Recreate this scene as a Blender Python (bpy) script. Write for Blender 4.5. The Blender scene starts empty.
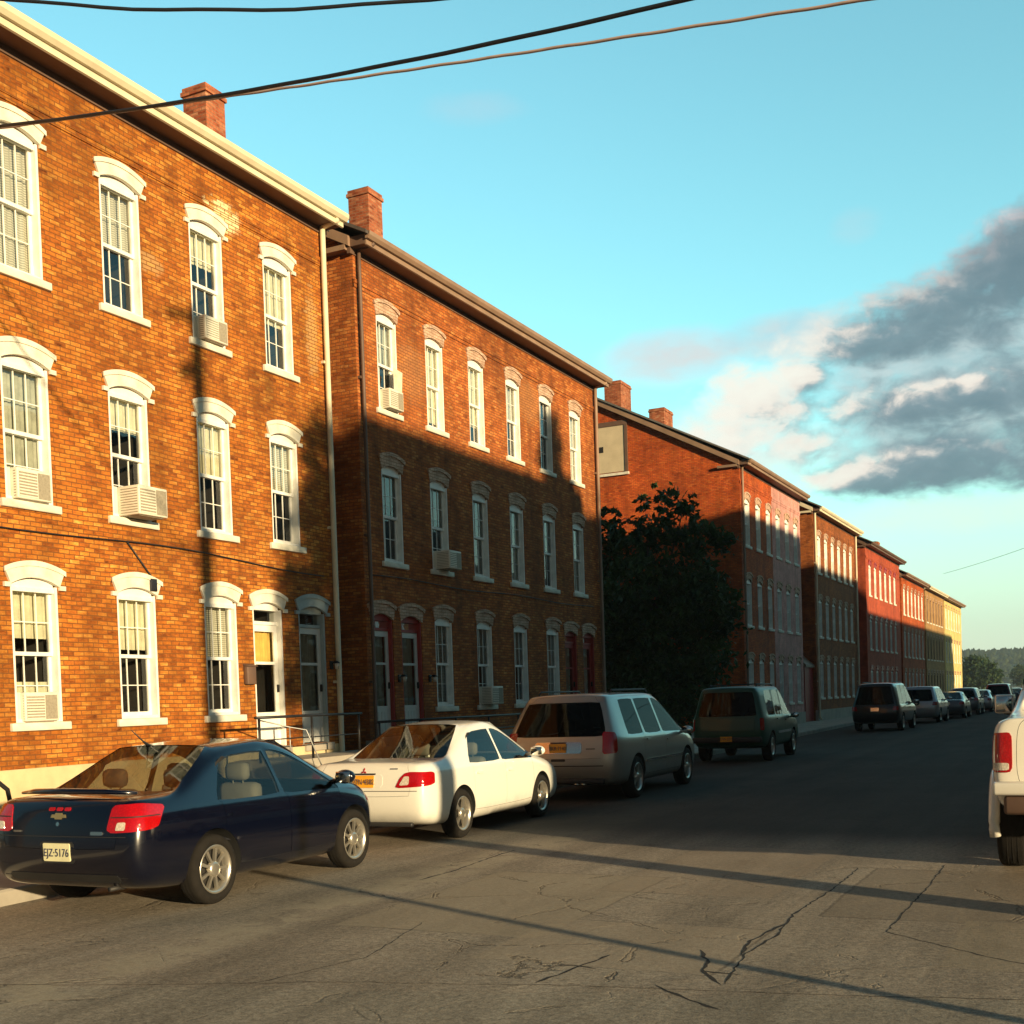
import bpy, bmesh, math, random
from mathutils import Vector, Matrix
from mathutils.bvhtree import BVHTree
PI = math.pi
R = math.radians
random.seed(7)
sc = bpy.context.scene
COL = sc.collection

# ------------------------------------------------------------------ helpers
class MB:
    """collects faces, becomes one mesh object"""
    def __init__(s): s.v = []; s.f = []; s.m = []; s.sm = []
    def add(s, vs, fs, mi=0, smooth=False):
        o = len(s.v); s.v += [tuple(p) for p in vs]
        for f in fs:
            s.f.append([i + o for i in f]); s.m.append(mi); s.sm.append(smooth)
        return s
    def box(s, x0, x1, y0, y1, z0, z1, mi=0):
        vs = [(x, y, z) for x in (x0, x1) for y in (y0, y1) for z in (z0, z1)]
        return s.add(vs, [(0, 1, 3, 2), (4, 6, 7, 5), (0, 4, 5, 1), (2, 3, 7, 6), (0, 2, 6, 4), (1, 5, 7, 3)], mi)
    def bbox(s, x0, x1, y0, y1, z0, z1, b=.01, mi=0, seg=2):
        bm = bmesh.new(); bmesh.ops.create_cube(bm, size=1)
        for v in bm.verts: v.co = ((x0+x1)/2 + v.co.x*(x1-x0), (y0+y1)/2 + v.co.y*(y1-y0), (z0+z1)/2 + v.co.z*(z1-z0))
        bmesh.ops.bevel(bm, geom=list(bm.edges), offset=b, segments=seg, affect='EDGES', profile=.5)
        return s.bm(bm, mi, True)
    def bm(s, bm, mi=0, smooth=False):
        bm.verts.index_update()
        s.add([v.co[:] for v in bm.verts], [[v.index for v in f.verts] for f in bm.faces], mi, smooth); bm.free(); return s
    def prism(s, poly, axis, a, b, mi=0):
        """poly: 2-D points, extruded along axis ('x': (y,z) 'y': (x,z) 'z': (x,y)) from a to b"""
        n = len(poly)
        def P(p, t): return {'x': (t, p[0], p[1]), 'y': (p[0], t, p[1]), 'z': (p[0], p[1], t)}[axis]
        vs = [P(p, a) for p in poly] + [P(p, b) for p in poly]
        fs = [list(range(n))[::-1], list(range(n, 2*n))] + [(i, (i+1) % n, n+(i+1) % n, n+i) for i in range(n)]
        return s.add(vs, fs, mi)
    def strip(s, lo, hi, axis, a, b, mi=0):
        """band between two polylines lo/hi (2-D, same count), extruded"""
        n = len(lo)
        for i in range(n-1): s.prism([lo[i], lo[i+1], hi[i+1], hi[i]], axis, a, b, mi)
        return s
    def tube(s, pts, r, n=6, mi=0, cap=True):
        pts = [Vector(p) for p in pts]; rings = []
        rr = r if isinstance(r, (list, tuple)) else [r]*len(pts)
        up = Vector((0, 0, 1))
        d0 = (pts[-1]-pts[0]).normalized()
        if abs(d0.z) > .8: up = Vector((0, 1, 0))
        vs = []
        for i, p in enumerate(pts):
            d = (pts[min(i+1, len(pts)-1)] - pts[max(i-1, 0)]).normalized()
            a = d.cross(up).normalized(); b = a.cross(d)
            for k in range(n):
                t = 2*PI*k/n; vs.append(p + (a*math.cos(t)+b*math.sin(t))*rr[i])
        fs = [(i*n+k, i*n+(k+1) % n, (i+1)*n+(k+1) % n, (i+1)*n+k) for i in range(len(pts)-1) for k in range(n)]
        if cap: fs += [list(range(n))[::-1], list(range((len(pts)-1)*n, len(pts)*n))]
        return s.add(vs, fs, mi, True)
    def lathe_x(s, prof, n=28, mi=0, cx=0, cy=0, cz=0):
        """profile of (x, r) spun about the x axis"""
        vs = [(cx+x, cy+r*math.cos(2*PI*k/n), cz+r*math.sin(2*PI*k/n)) for x, r in prof for k in range(n)]
        fs = [(i*n+k, (i+1)*n+k, (i+1)*n+(k+1) % n, i*n+(k+1) % n) for i in range(len(prof)-1) for k in range(n)]
        return s.add(vs, fs, mi, True)
    def lathe_z(s, prof, n=16, mi=0, cx=0, cy=0):
        vs = [(cx+r*math.cos(2*PI*k/n), cy+r*math.sin(2*PI*k/n), z) for r, z in prof for k in range(n)]
        fs = [(i*n+k, i*n+(k+1) % n, (i+1)*n+(k+1) % n, (i+1)*n+k) for i in range(len(prof)-1) for k in range(n)]
        return s.add(vs, fs, mi, True)
    def mesh(s, name, mats):
        me = bpy.data.meshes.new(name); me.from_pydata(s.v, [], s.f)
        for m in (mats if isinstance(mats, (list, tuple)) else [mats]): me.materials.append(m)
        me.polygons.foreach_set('material_index', s.m); me.polygons.foreach_set('use_smooth', s.sm)
        bm = bmesh.new(); bm.from_mesh(me); bmesh.ops.recalc_face_normals(bm, faces=bm.faces); bm.to_mesh(me); bm.free()
        me.update(); return me
    def build(s, name, mats, parent=None, loc=(0, 0, 0)):
        return link(name, s.mesh(name, mats), parent, loc)

def link(name, me, parent=None, loc=(0, 0, 0)):
    o = bpy.data.objects.new(name, me); COL.objects.link(o); o.location = loc
    if parent: o.parent = parent
    return o
def tag(o, label=None, cat=None, group=None, kind=None):
    if label: o['label'] = label
    if cat: o['category'] = cat
    if group: o['group'] = group
    if kind: o['kind'] = kind
    return o
def empty(name, loc, rz, label, cat, group=None):
    o = bpy.data.objects.new(name, None); COL.objects.link(o)
    o.location = loc; o.rotation_euler = (0, 0, rz); o.empty_display_size = .3
    return tag(o, label, cat, group)
def copy_tree(o, parent=None):
    c = o.copy(); COL.objects.link(c)
    if parent: c.parent = parent
    for ch in list(o.children): copy_tree(ch, c)
    return c

# ------------------------------------------------------------------ materials
class NT:
    def __init__(s, tree): s.t = tree; s.N = tree.nodes; s.L = tree.links
    def n(s, typ, **kw):
        nd = s.N.new('ShaderNode'+typ)
        for k, v in kw.items():
            if k.startswith('i_'): s.set(nd.inputs[k[2:].replace('_', ' ')], v)
            elif k.startswith('n_'): s.set(nd.inputs[int(k[2:])], v)
            else: setattr(nd, k, v)
        return nd
    def set(s, inp, v):
        if isinstance(v, bpy.types.NodeSocket): s.L.new(v, inp)
        elif isinstance(v, bpy.types.Node): s.L.new(v.outputs[0], inp)
        else:
            if isinstance(v, (tuple, list)) and len(v) == 3 and inp.type == 'RGBA': v = (*v, 1)
            inp.default_value = v
    def math(s, op, a, b=0, c=None, clamp=False):
        nd = s.n('Math', operation=op, use_clamp=clamp); s.set(nd.inputs[0], a); s.set(nd.inputs[1], b)
        if c is not None: s.set(nd.inputs[2], c)
        return nd.outputs[0]
    def mix(s, f, a, b, blend='MIX'):
        nd = s.n('MixRGB', blend_type=blend); s.set(nd.inputs[0], f); s.set(nd.inputs[1], a); s.set(nd.inputs[2], b); return nd.outputs[0]
    def ramp(s, f, stops):
        nd = s.n('ValToRGB'); s.set(nd.inputs[0], f); e = nd.color_ramp.elements
        while len(e) < len(stops): e.new(.5)
        for el, (p, c) in zip(e, stops): el.position = p; el.color = (*c, 1) if not isinstance(c, (int, float)) else (c, c, c, 1)
        return nd.outputs[0]
    def sstep(s, x, a, b):
        nd = s.n('MapRange', interpolation_type='SMOOTHSTEP'); s.set(nd.inputs[0], x)
        nd.inputs[1].default_value = a; nd.inputs[2].default_value = b; return nd.outputs[0]
    def noise(s, vec, scale, detail=4, rough=.55, dist=0):
        nd = s.n('TexNoise'); s.set(nd.inputs['Vector'], vec); nd.inputs['Scale'].default_value = scale
        nd.inputs['Detail'].default_value = detail; nd.inputs['Roughness'].default_value = rough; nd.inputs['Distortion'].default_value = dist
        return nd.outputs[0]
def newmat(name):
    m = bpy.data.materials.new(name); m.use_nodes = True; m.node_tree.nodes.clear(); t = NT(m.node_tree)
    out = t.n('OutputMaterial'); b = t.n('BsdfPrincipled'); t.L.new(b.outputs[0], out.inputs[0]); t.b = b; t.out = out
    return m, t
def bump(t, h, strength=.3, dist=.02):
    nd = t.n('Bump'); t.set(nd.inputs['Height'], h); nd.inputs['Strength'].default_value = strength; nd.inputs['Distance'].default_value = dist
    t.L.new(nd.outputs[0], t.b.inputs['Normal'])
def simple(name, col, rough=.6, metal=0, var=.15, scale=6, spec=.5, bmp=0, coat=0):
    m, t = newmat(name); co = t.n('TexCoord').outputs['Object']
    nz = t.noise(co, scale, 5)
    f = t.ramp(nz, [(.25, 1-var), (.75, 1+var)])
    c = t.mix(1, col, f, 'MULTIPLY'); t.set(t.b.inputs['Base Color'], c)
    t.b.inputs['Roughness'].default_value = rough; t.b.inputs['Metallic'].default_value = metal
    t.b.inputs['Specular IOR Level'].default_value = spec; t.b.inputs['Coat Weight'].default_value = coat
    if bmp: bump(t, t.noise(co, scale*6, 4), bmp, .01)
    return m
def brick(name, cols, mortar, patch=None, stain=.35, scale=1.0, bmp=.5, mort_w=.009, rough=.85, soot=None):
    m, t = newmat(name); co = t.n('TexCoord').outputs['Object']
    sp = t.n('SeparateXYZ'); t.L.new(co, sp.inputs[0])
    u = t.math('ADD', sp.outputs[0], sp.outputs[1]); cb = t.n('CombineXYZ'); t.L.new(u, cb.inputs[0]); t.L.new(sp.outputs[2], cb.inputs[1])
    # slightly wavy courses
    wob = t.noise(cb.outputs[0], .9, 2); wv = t.math('MULTIPLY', t.math('SUBTRACT', wob, .5), .05)
    cb2 = t.n('CombineXYZ'); t.L.new(u, cb2.inputs[0]); t.L.new(t.math('ADD', sp.outputs[2], wv), cb2.inputs[1])
    br = t.n('TexBrick', offset=.5); t.L.new(cb2.outputs[0], br.inputs['Vector'])
    br.inputs['Color1'].default_value = (0, 0, 0, 1); br.inputs['Color2'].default_value = (1, 1, 1, 1); br.inputs['Mortar'].default_value = (.5, .5, .5, 1)
    br.inputs['Scale'].default_value = scale; br.inputs['Mortar Size'].default_value = mort_w; br.inputs['Mortar Smooth'].default_value = .4
    br.inputs['Bias'].default_value = 0; br.inputs['Brick Width'].default_value = .196; br.inputs['Row Height'].default_value = .067
    mpn = t.n('Mapping'); t.L.new(cb.outputs[0], mpn.inputs[0]); mpn.inputs['Scale'].default_value = (5.5, 15, 1)
    f = t.mix(.66, br.outputs['Color'], t.noise(mpn.outputs[0], 1.0, 5, .62))
    n = len(cols); c = t.ramp(f, [(.22 + .56*i/(n-1), cols[i]) for i in range(n)])
    big = t.noise(cb.outputs[0], .33, 6, .62); c = t.mix(1, c, t.ramp(big, [(.3, 1-stain), (.62, 1.08)]), 'MULTIPLY')
    mid = t.noise(cb.outputs[0], 2.3, 5, .6); c = t.mix(1, c, t.ramp(mid, [(.28, .68), (.6, 1.14)]), 'MULTIPLY')
    mps = t.n('Mapping'); t.L.new(cb.outputs[0], mps.inputs[0]); mps.inputs['Scale'].default_value = (1.9, .22, 1)
    c = t.mix(1, c, t.ramp(t.noise(mps.outputs[0], 1.0, 5, .6), [(.32, .62), (.52, 1.0), (.75, 1.08)]), 'MULTIPLY')   # rain streaks and soot
    fin = t.noise(mpn.outputs[0], 3.1, 4, .7); c = t.mix(1, c, t.ramp(fin, [(.3, .72), (.68, 1.22)]), 'MULTIPLY')
    if patch:   # worn pale patches: (u, z, half width, half height, colour, amount)
        for pu, pz, pw, ph, pc, am in patch:
            du = t.math('DIVIDE', t.math('SUBTRACT', u, pu), pw); dz = t.math('DIVIDE', t.math('SUBTRACT', sp.outputs[2], pz), ph)
            dd = t.math('ADD', t.math('MULTIPLY', du, du), t.math('MULTIPLY', dz, dz))
            v = t.math('SUBTRACT', t.math('SUBTRACT', 1.1, dd), t.math('MULTIPLY', t.math('SUBTRACT', f, .35), 1.6))
            c = t.mix(t.math('MULTIPLY', t.sstep(v, .2, .7), am), c, pc)
    c = t.mix(t.math('MULTIPLY', br.outputs['Fac'], .9), c, mortar)
    t.set(t.b.inputs['Base Color'], c); t.b.inputs['Roughness'].default_value = rough; t.b.inputs['Specular IOR Level'].default_value = .2
    h = t.math('ADD', t.math('MULTIPLY', br.outputs['Fac'], -1), t.math('MULTIPLY', t.noise(cb.outputs[0], 40, 3), .5))
    bump(t, h, bmp, .012)
    return m
def paint(name, col, metal=.0, rough=.28, flake=0, dirt=.12, grime=.5, coat=.8):
    m, t = newmat(name); co = t.n('TexCoord').outputs['Object']
    sp = t.n('SeparateXYZ'); t.L.new(co, sp.inputs[0])
    nz = t.noise(co, 5, 6, .6)
    low = t.math('MULTIPLY', t.sstep(t.math('ADD', sp.outputs[2], t.math('MULTIPLY', nz, .3)), .62, .22), grime)   # road grime along the sills
    c = t.mix(low, col, (.09, .075, .055))
    c = t.mix(t.math('MULTIPLY', t.sstep(nz, .5, .8), dirt), c, (.25, .22, .17))
    t.set(t.b.inputs['Base Color'], c); t.b.inputs['Metallic'].default_value = metal
    t.set(t.b.inputs['Roughness'], t.math('ADD', rough, t.math('MULTIPLY', low, .5)))
    t.b.inputs['Coat Weight'].default_value = coat; t.b.inputs['Coat Roughness'].default_value = .06
    return m
def glass(name, tint, refl=1.0, rough=.01):
    """thin sheet: tinted see-through with fresnel mirror"""
    m, t = newmat(name); t.N.remove(t.b)
    tr = t.n('BsdfTransparent'); tr.inputs[0].default_value = (*tint, 1)
    gl = t.n('BsdfGlossy'); gl.inputs['Roughness'].default_value = rough; gl.inputs[0].default_value = (.95, .97, 1, 1)
    co = t.n('TexCoord').outputs['Object']
    bm_ = t.n('Bump'); t.set(bm_.inputs['Height'], t.noise(co, 2.5, 2)); bm_.inputs['Strength'].default_value = .05; bm_.inputs['Distance'].default_value = .012
    t.L.new(bm_.outputs[0], gl.inputs['Normal'])
    lw = t.n('Fresnel'); lw.inputs[0].default_value = 1.52
    f = t.math('MULTIPLY', lw.outputs[0], 1.8*refl, clamp=True)
    mx = t.n('MixShader'); t.L.new(f, mx.inputs[0]); t.L.new(tr.outputs[0], mx.inputs[1]); t.L.new(gl.outputs[0], mx.inputs[2])
    t.L.new(mx.outputs[0], t.out.inputs[0]); return m
def lens(name, col, rough=.12):
    m, t = newmat(name); co = t.n('TexCoord').outputs['Object']
    w = t.n('TexVoronoi'); t.set(w.inputs['Vector'], co); w.inputs['Scale'].default_value = 55
    c = t.mix(1, col, t.ramp(w.outputs[0], [(0, 1.15), (.6, .8)]), 'MULTIPLY'); t.set(t.b.inputs['Base Color'], c)
    t.b.inputs['Roughness'].default_value = rough; t.b.inputs['Coat Weight'].default_value = 1; t.b.inputs['Coat Roughness'].default_value = .03
    bump(t, w.outputs[0], .15, .01); return m

M = {}
M['brick_a'] = brick('brick_orange', [(0.124, 0.031, 0.006), (0.342, 0.094, 0.013), (0.455, 0.139, 0.017), (0.538, 0.200, 0.030), (0.652, 0.328, 0.075)], (0.155, 0.059, 0.017),
                     patch=[(10.25, 10.28, .62, .36, (.78, .62, .33), .95), (9.95, 9.85, .30, .30, (.74, .56, .26), .7), (12.75, 8.9, .3, 1.2, (.6, .4, .16), .45), (4.2, 2.9, .6, .3, (.62, .42, .18), .35), (8.4, 8.9, .4, .25, (.62, .42, .18), .4)], stain=.34)
M['brick_b'] = brick('brick_red_orange', [(0.155, 0.043, 0.010), (0.351, 0.090, 0.017), (0.435, 0.121, 0.025), (0.517, 0.170, 0.037), (0.601, 0.266, 0.082)], (0.166, 0.061, 0.025), stain=.4,
                     patch=[(2.2, 9.0, .9, .9, (.55, .3, .13), .3), (8.2, 9.6, 1.1, .8, (.55, .3, .12), .3)])
M['brick_c'] = brick('brick_red', [(0.250, 0.044, 0.012), (0.480, 0.080, 0.016), (0.557, 0.109, 0.021), (0.595, 0.165, 0.037)], (0.192, 0.061, 0.026), stain=.35)
M['brick_d'] = brick('brick_brown', [(0.154, 0.044, 0.015), (0.346, 0.096, 0.022), (0.442, 0.148, 0.037)], (0.192, 0.078, 0.037), stain=.3)
M['brick_red_paint'] = brick('brick_painted_red', [(.32, .060, .03), (.44, .085, .035), (.50, .11, .045)], (.28, .05, .03), stain=.2, bmp=.3)
M['brick_pink'] = brick('brick_painted_pink', [(.56, .25, .22), (.64, .31, .27), (.68, .36, .31)], (.46, .24, .2), stain=.2, bmp=.3)
M['brick_tan'] = brick('brick_tan', [(0.326, 0.174, 0.067), (0.442, 0.244, 0.089), (0.518, 0.313, 0.133)], (0.288, 0.165, 0.074), stain=.25)
M['brick_cream'] = brick('brick_painted_cream', [(.62, .46, .16), (.68, .52, .20), (.72, .56, .24)], (.55, .4, .15), stain=.15, bmp=.3)
M['arch_brick'] = brick('arch_brick', [(.52, .32, .22), (.60, .40, .28), (.64, .46, .35)], (.3, .17, .1), stain=.2)
M['chimney'] = brick('chimney_brick', [(0.154, 0.039, 0.018), (0.346, 0.087, 0.037), (0.442, 0.148, 0.067), (0.528, 0.278, 0.163)], (0.269, 0.139, 0.081), stain=.3)
M['white'] = simple('white_wood_paint', (.80, .78, .71), .6, var=.13, scale=5)
M['hood'] = simple('painted_stone', (.70, .66, .54), .8, var=.24, scale=4, bmp=.2)
M['cream'] = simple('cream_trim', (.66, .58, .40), .6, var=.15, scale=2)
M['browntrim'] = simple('brown_trim', (.13, .075, .05), .6, var=.2, scale=2)
M['browntrim2'] = simple('tan_brown_trim', (.27, .17, .11), .6, var=.2, scale=2)
M['redtrim'] = simple('red_painted_wood', (.30, .022, .018), .5, var=.15)
M['greytrim'] = simple('grey_blue_trim', (.32, .38, .38), .6, var=.12)
M['shingle'] = simple('roof_shingle', (.085, .068, .058), .9, var=.35, scale=9, bmp=.5)
M['slate'] = simple('grey_roof', (.13, .12, .11), .85, var=.3, scale=9, bmp=.5)
M['found'] = simple('painted_foundation', (.58, .46, .26), .85, var=.2, scale=2.5, bmp=.4)
M['concrete'] = simple('concrete', (.34, .30, .24), .9, var=.22, scale=1.6, bmp=.3)
M['kerb'] = simple('kerb_concrete', (.30, .27, .22), .9, var=.25, scale=2, bmp=.4)
M['iron'] = simple('black_iron', (.018, .017, .018), .45, .3, var=.3)
M['dark'] = simple('dark_void', (.012, .011, .011), .8)
M['cable'] = simple('cable_black', (.012, .013, .017), .55)
M['cable_red'] = simple('cable_red_brown', (.11, .055, .05), .7)
M['cable_pale'] = simple('cable_pale', (.42, .30, .26), .7)
M['wood'] = simple('pole_wood', (.12, .08, .05), .9, var=.3, scale=5, bmp=.4)
M['galv'] = simple('galvanised', (.42, .42, .40), .5, .5)
M['curtain'] = simple('curtain_cream', (.58, .54, .40), .9, var=.2, scale=7)
M['curtain_b'] = simple('curtain_grey', (.36, .36, .30), .9, var=.25, scale=7)
M['curtain_y'] = simple('curtain_yellow', (.66, .44, .12), .9, var=.2, scale=7)
M['room'] = simple('room_dark', (.035, .030, .026), .9)
M['pane'] = glass('window_pane', (.88, .90, .86), .8)
M['board'] = simple('plywood_board', (.55, .46, .31), .85, var=.12, scale=2)
M['acw'] = simple('ac_white', (.70, .66, .54), .5, var=.07)
M['acg'] = simple('ac_grill', (.30, .26, .19), .7, var=.25, scale=30)
M['stormgrey'] = simple('storm_door_grey', (.60, .60, .55), .5, var=.08)
M['rubber'] = simple('tyre_rubber', (.013, .011, .009), .9, spec=.25, var=.3, scale=12, bmp=.3)
M['alloy'] = simple('alloy', (.62, .58, .50), .3, .85, var=.1)
M['hubdark'] = simple('brake_dark', (.03, .028, .026), .6, .3)
M['chrome'] = simple('chrome', (.75, .73, .68), .12, 1, var=.05)
M['plastic'] = simple('black_plastic', (.018, .018, .019), .55, var=.2)
M['seat'] = simple('seat_cloth', (.12, .11, .09), .9)
M['seatdark'] = simple('seat_dark', (.06, .058, .055), .9)
M['red_lens'] = lens('red_lens', (.42, .003, .005))
M['clear_lens'] = lens('clear_lens', (.72, .62, .5))
M['amber_lens'] = lens('amber_lens', (.7, .25, .03))
M['plate_y'] = simple('plate_pale', (.72, .68, .42), .5)
M['plate_o'] = simple('plate_orange', (.80, .36, .02), .5)
M['plate_ink'] = simple('plate_ink', (.03, .035, .09), .6)
M['gold'] = simple('emblem_gold', (.62, .45, .2), .3, .8)
M['carglass'] = glass('car_glass', (.80, .84, .78), .42)
M['carglass_d'] = glass('car_glass_dark', (.04, .05, .055), .15)
M['well'] = simple('wheel_well', (.010, .010, .010), .9)
M['navy'] = paint('navy_paint', (.001, .002, .009), .0, .2, dirt=.0, grime=.08)
M['cream_car'] = paint('cream_white_paint', (.76, .74, .66), 0, .35, dirt=.04)
M['tan_car'] = paint('tan_silver_paint', (.42, .41, .36), .6, .35, dirt=.04, grime=.35)
M['steel_car'] = paint('steel_grey_paint', (.18, .20, .21), .55, .35)
M['green_car'] = paint('dark_green_paint', (.002, .060, .034), .0, .4, dirt=.0, grime=.2, coat=.25)
M['black_car'] = paint('black_paint', (.006, .006, .007), .0, .3, dirt=.0, grime=.1)
M['silver_car'] = paint('silver_paint', (.45, .47, .48), .6, .33)
M['grey_car'] = paint('grey_paint', (.14, .15, .165), .5, .33)
M['darkred_car'] = paint('dark_red_paint', (.14, .012, .014), .3, .3)
M['white_truck'] = paint('white_truck_paint', (.80, .76, .66), 0, .35, dirt=.06)
M['bark'] = simple('bark', (.07, .05, .035), .95, var=.3, scale=8, bmp=.6)

mbl, tbl = newmat('slatted_blind'); cbl = tbl.n('TexCoord').outputs['Object']; wbl = tbl.n('TexWave', bands_direction='Z'); tbl.L.new(cbl, wbl.inputs[0]); wbl.inputs['Scale'].default_value = 9; wbl.inputs['Distortion'].default_value = .3
tbl.set(tbl.b.inputs['Base Color'], tbl.mix(wbl.outputs[1], (.26, .25, .21), (.60, .57, .48))); M['blind'] = mbl
def foliage(name, a, b):
    m, t = newmat(name); co = t.n('TexCoord').outputs['Object']
    c = t.mix(t.ramp(t.noise(co, 1.1, 3), [(.35, 0), (.65, 1)]), a, b)
    c = t.mix(1, c, t.ramp(t.noise(co, 9, 2), [(.3, .6), (.7, 1.35)]), 'MULTIPLY')
    t.set(t.b.inputs['Base Color'], c); t.b.inputs['Roughness'].default_value = .6; t.b.inputs['Specular IOR Level'].default_value = .25
    tl = t.n('BsdfTranslucent'); t.set(tl.inputs[0], c); mx = t.n('MixShader'); mx.inputs[0].default_value = .2
    t.L.new(t.b.outputs[0], mx.inputs[1]); t.L.new(tl.outputs[0], mx.inputs[2]); t.L.new(mx.outputs[0], t.out.inputs[0]); return m
M['leaf'] = foliage('leaf_dark', (.024, .052, .014), (.055, .095, .026))
M['leaf2'] = foliage('leaf_mid', (.030, .055, .016), (.055, .085, .028))
M['hill'] = foliage('wooded_hill', (.045, .075, .030), (.085, .115, .050))

def asphalt():
    m, t = newmat('asphalt'); co = t.n('TexCoord').outputs['Object']
    sp = t.n('SeparateXYZ'); t.L.new(co, sp.inputs[0])
    big = t.noise(co, .35, 6, .6); med = t.noise(co, 2.2, 6, .65, .4); fine = t.math('ADD', t.math('MULTIPLY', t.noise(co, 70, 3, .7), .5), t.math('MULTIPLY', t.noise(co, 22, 4, .7), .5))
    c = t.ramp(big, [(.3, (.22, .185, .14)), (.52, (.31, .262, .20)), (.72, (.38, .33, .255))])
    # rougher, paler band of old asphalt in front of the seam
    edge = t.math('SUBTRACT', t.math('SUBTRACT', sp.outputs[1], t.math('MULTIPLY', sp.outputs[0], .27)), t.math('MULTIPLY', t.math('SUBTRACT', med, .5), .5))
    front = t.sstep(edge, 7.25, 7.1)
    c = t.mix(t.math('MULTIPLY', front, .5), c, (.27, .245, .19))
    # streaky tar and traffic wear along the street
    mp = t.n('Mapping'); t.L.new(co, mp.inputs[0]); mp.inputs['Scale'].default_value = (1.4, .16, 1)
    st = t.noise(mp.outputs[0], 1.0, 6, .65); c = t.mix(1, c, t.ramp(st, [(.3, .66), (.58, 1.08)]), 'MULTIPLY')
    c = t.mix(t.math('MULTIPLY', t.sstep(med, .58, .72), .5), c, (.13, .105, .075))
    c = t.mix(1, c, t.ramp(fine, [(.36, .52), (.64, 1.5)]), 'MULTIPLY')
    # pale worn dusty tracks by the parked cars
    d = t.math('ABSOLUTE', t.math('SUBTRACT', sp.outputs[0], t.math('ADD', -6.4, t.math('MULTIPLY', st, .6))))
    c = t.mix(t.math('MULTIPLY', t.math('MULTIPLY', t.sstep(d, .5, .05), t.sstep(med, .4, .55)), .55), c, (.44, .38, .27))
    # street shade painted in: road colour darkened further up the street
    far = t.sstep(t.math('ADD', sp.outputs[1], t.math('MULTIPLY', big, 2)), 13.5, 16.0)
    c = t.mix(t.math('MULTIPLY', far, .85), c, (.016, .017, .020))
    # squared-off repair patches with tarred edges
    for px, py, hw, hh, cc_, am in ((-4.6, 9.4, .9, 1.5, (.36, .30, .21), .55), (-1.2, 10.6, .75, 1.3, (.20, .165, .12), .5), (-3.3, 11.6, .8, 1.6, (.33, .26, .185), .4), (-3.0, 7.9, .85, .75, (.38, .31, .22), .45), (-.4, 8.6, .5, .8, (.34, .28, .19), .4)):
        dx = t.math('SUBTRACT', t.math('ABSOLUTE', t.math('SUBTRACT', t.math('ADD', sp.outputs[0], t.math('MULTIPLY', med, .10)), px)), hw)
        dy_ = t.math('SUBTRACT', t.math('ABSOLUTE', t.math('SUBTRACT', t.math('ADD', sp.outputs[1], t.math('MULTIPLY', med, .10)), py)), hh)
        e = t.math('MAXIMUM', dx, dy_)
        c = t.mix(t.math('MULTIPLY', t.sstep(e, .02, -.02), am), c, cc_)
        c = t.mix(t.math('MULTIPLY', t.sstep(t.math('ABSOLUTE', e), .022, .004), t.math('MULTIPLY', t.sstep(st, .42, .6), .5)), c, (.06, .05, .04))
    # fine crazing
    vo = t.n('TexVoronoi', feature='DISTANCE_TO_EDGE'); vo.inputs['Scale'].default_value = .9
    t.set(vo.inputs['Vector'], t.mix(.2, co, t.n('TexNoise').outputs[1], 'ADD') if False else co)
    w = t.math('ADD', vo.outputs[0], t.math('MULTIPLY', t.math('SUBTRACT', med, .5), .25))
    cr = t.math('MULTIPLY', t.math('MULTIPLY', t.sstep(t.math('ABSOLUTE', w), .012, .002), t.sstep(big, .46, .6)), .55)
    c = t.mix(cr, c, (.04, .033, .026))
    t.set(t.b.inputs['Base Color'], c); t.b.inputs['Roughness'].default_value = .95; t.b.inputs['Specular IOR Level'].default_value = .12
    h = t.math('ADD', t.math('MULTIPLY', fine, .35), t.math('ADD', t.math('MULTIPLY', med, .9), t.math('MULTIPLY', cr, -1.5)))
    bump(t, h, .55, .02); return m
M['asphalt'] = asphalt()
M['crack'] = simple('crack_tar', (.012, .010, .008), .95, var=.4, scale=10)
M['earth'] = simple('bare_ground', (.085, .072, .045), .95, var=.4, scale=1.2, bmp=.4)

# ------------------------------------------------------------------ camera, sun, world
cam = bpy.data.objects.new('camera', bpy.data.cameras.new('camera')); COL.objects.link(cam); sc.camera = cam
yaw, pit, rol = R(26.4), R(-1.72), R(1.93)
fw = Vector((-math.sin(yaw)*math.cos(pit), math.cos(yaw)*math.cos(pit), math.sin(pit)))
r0 = Vector((math.cos(yaw), math.sin(yaw), 0)); u0 = r0.cross(fw)
rr = r0*math.cos(rol) - u0*math.sin(rol); uu = r0*math.sin(rol) + u0*math.cos(rol)
cam.matrix_world = Matrix(((rr.x, uu.x, -fw.x, 0), (rr.y, uu.y, -fw.y, 0), (rr.z, uu.z, -fw.z, 1.74), (0, 0, 0, 1)))
cam.data.sensor_width = 36; cam.data.sensor_fit = 'HORIZONTAL'; cam.data.lens = 1195/1024*36
cam.data.shift_y = (736.6-512)/1024; cam.data.clip_end = 6000; cam.data.clip_start = .05

SUN_EL = R(9.1); SL = .46                                   # light travels (-1, +.38) across the street
sd = Vector((-1, SL, 0)).normalized()*math.cos(SUN_EL); sd.z = -math.sin(SUN_EL)
sun = bpy.data.objects.new('sun', bpy.data.lights.new('sun', 'SUN')); COL.objects.link(sun)
sun.data.energy = 5.0; sun.data.angle = R(.8); sun.data.color = (1, .78, .46)
sun.rotation_euler = sd.to_track_quat('-Z', 'Y').to_euler()
sun.location = (20, -10, 20)

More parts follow.
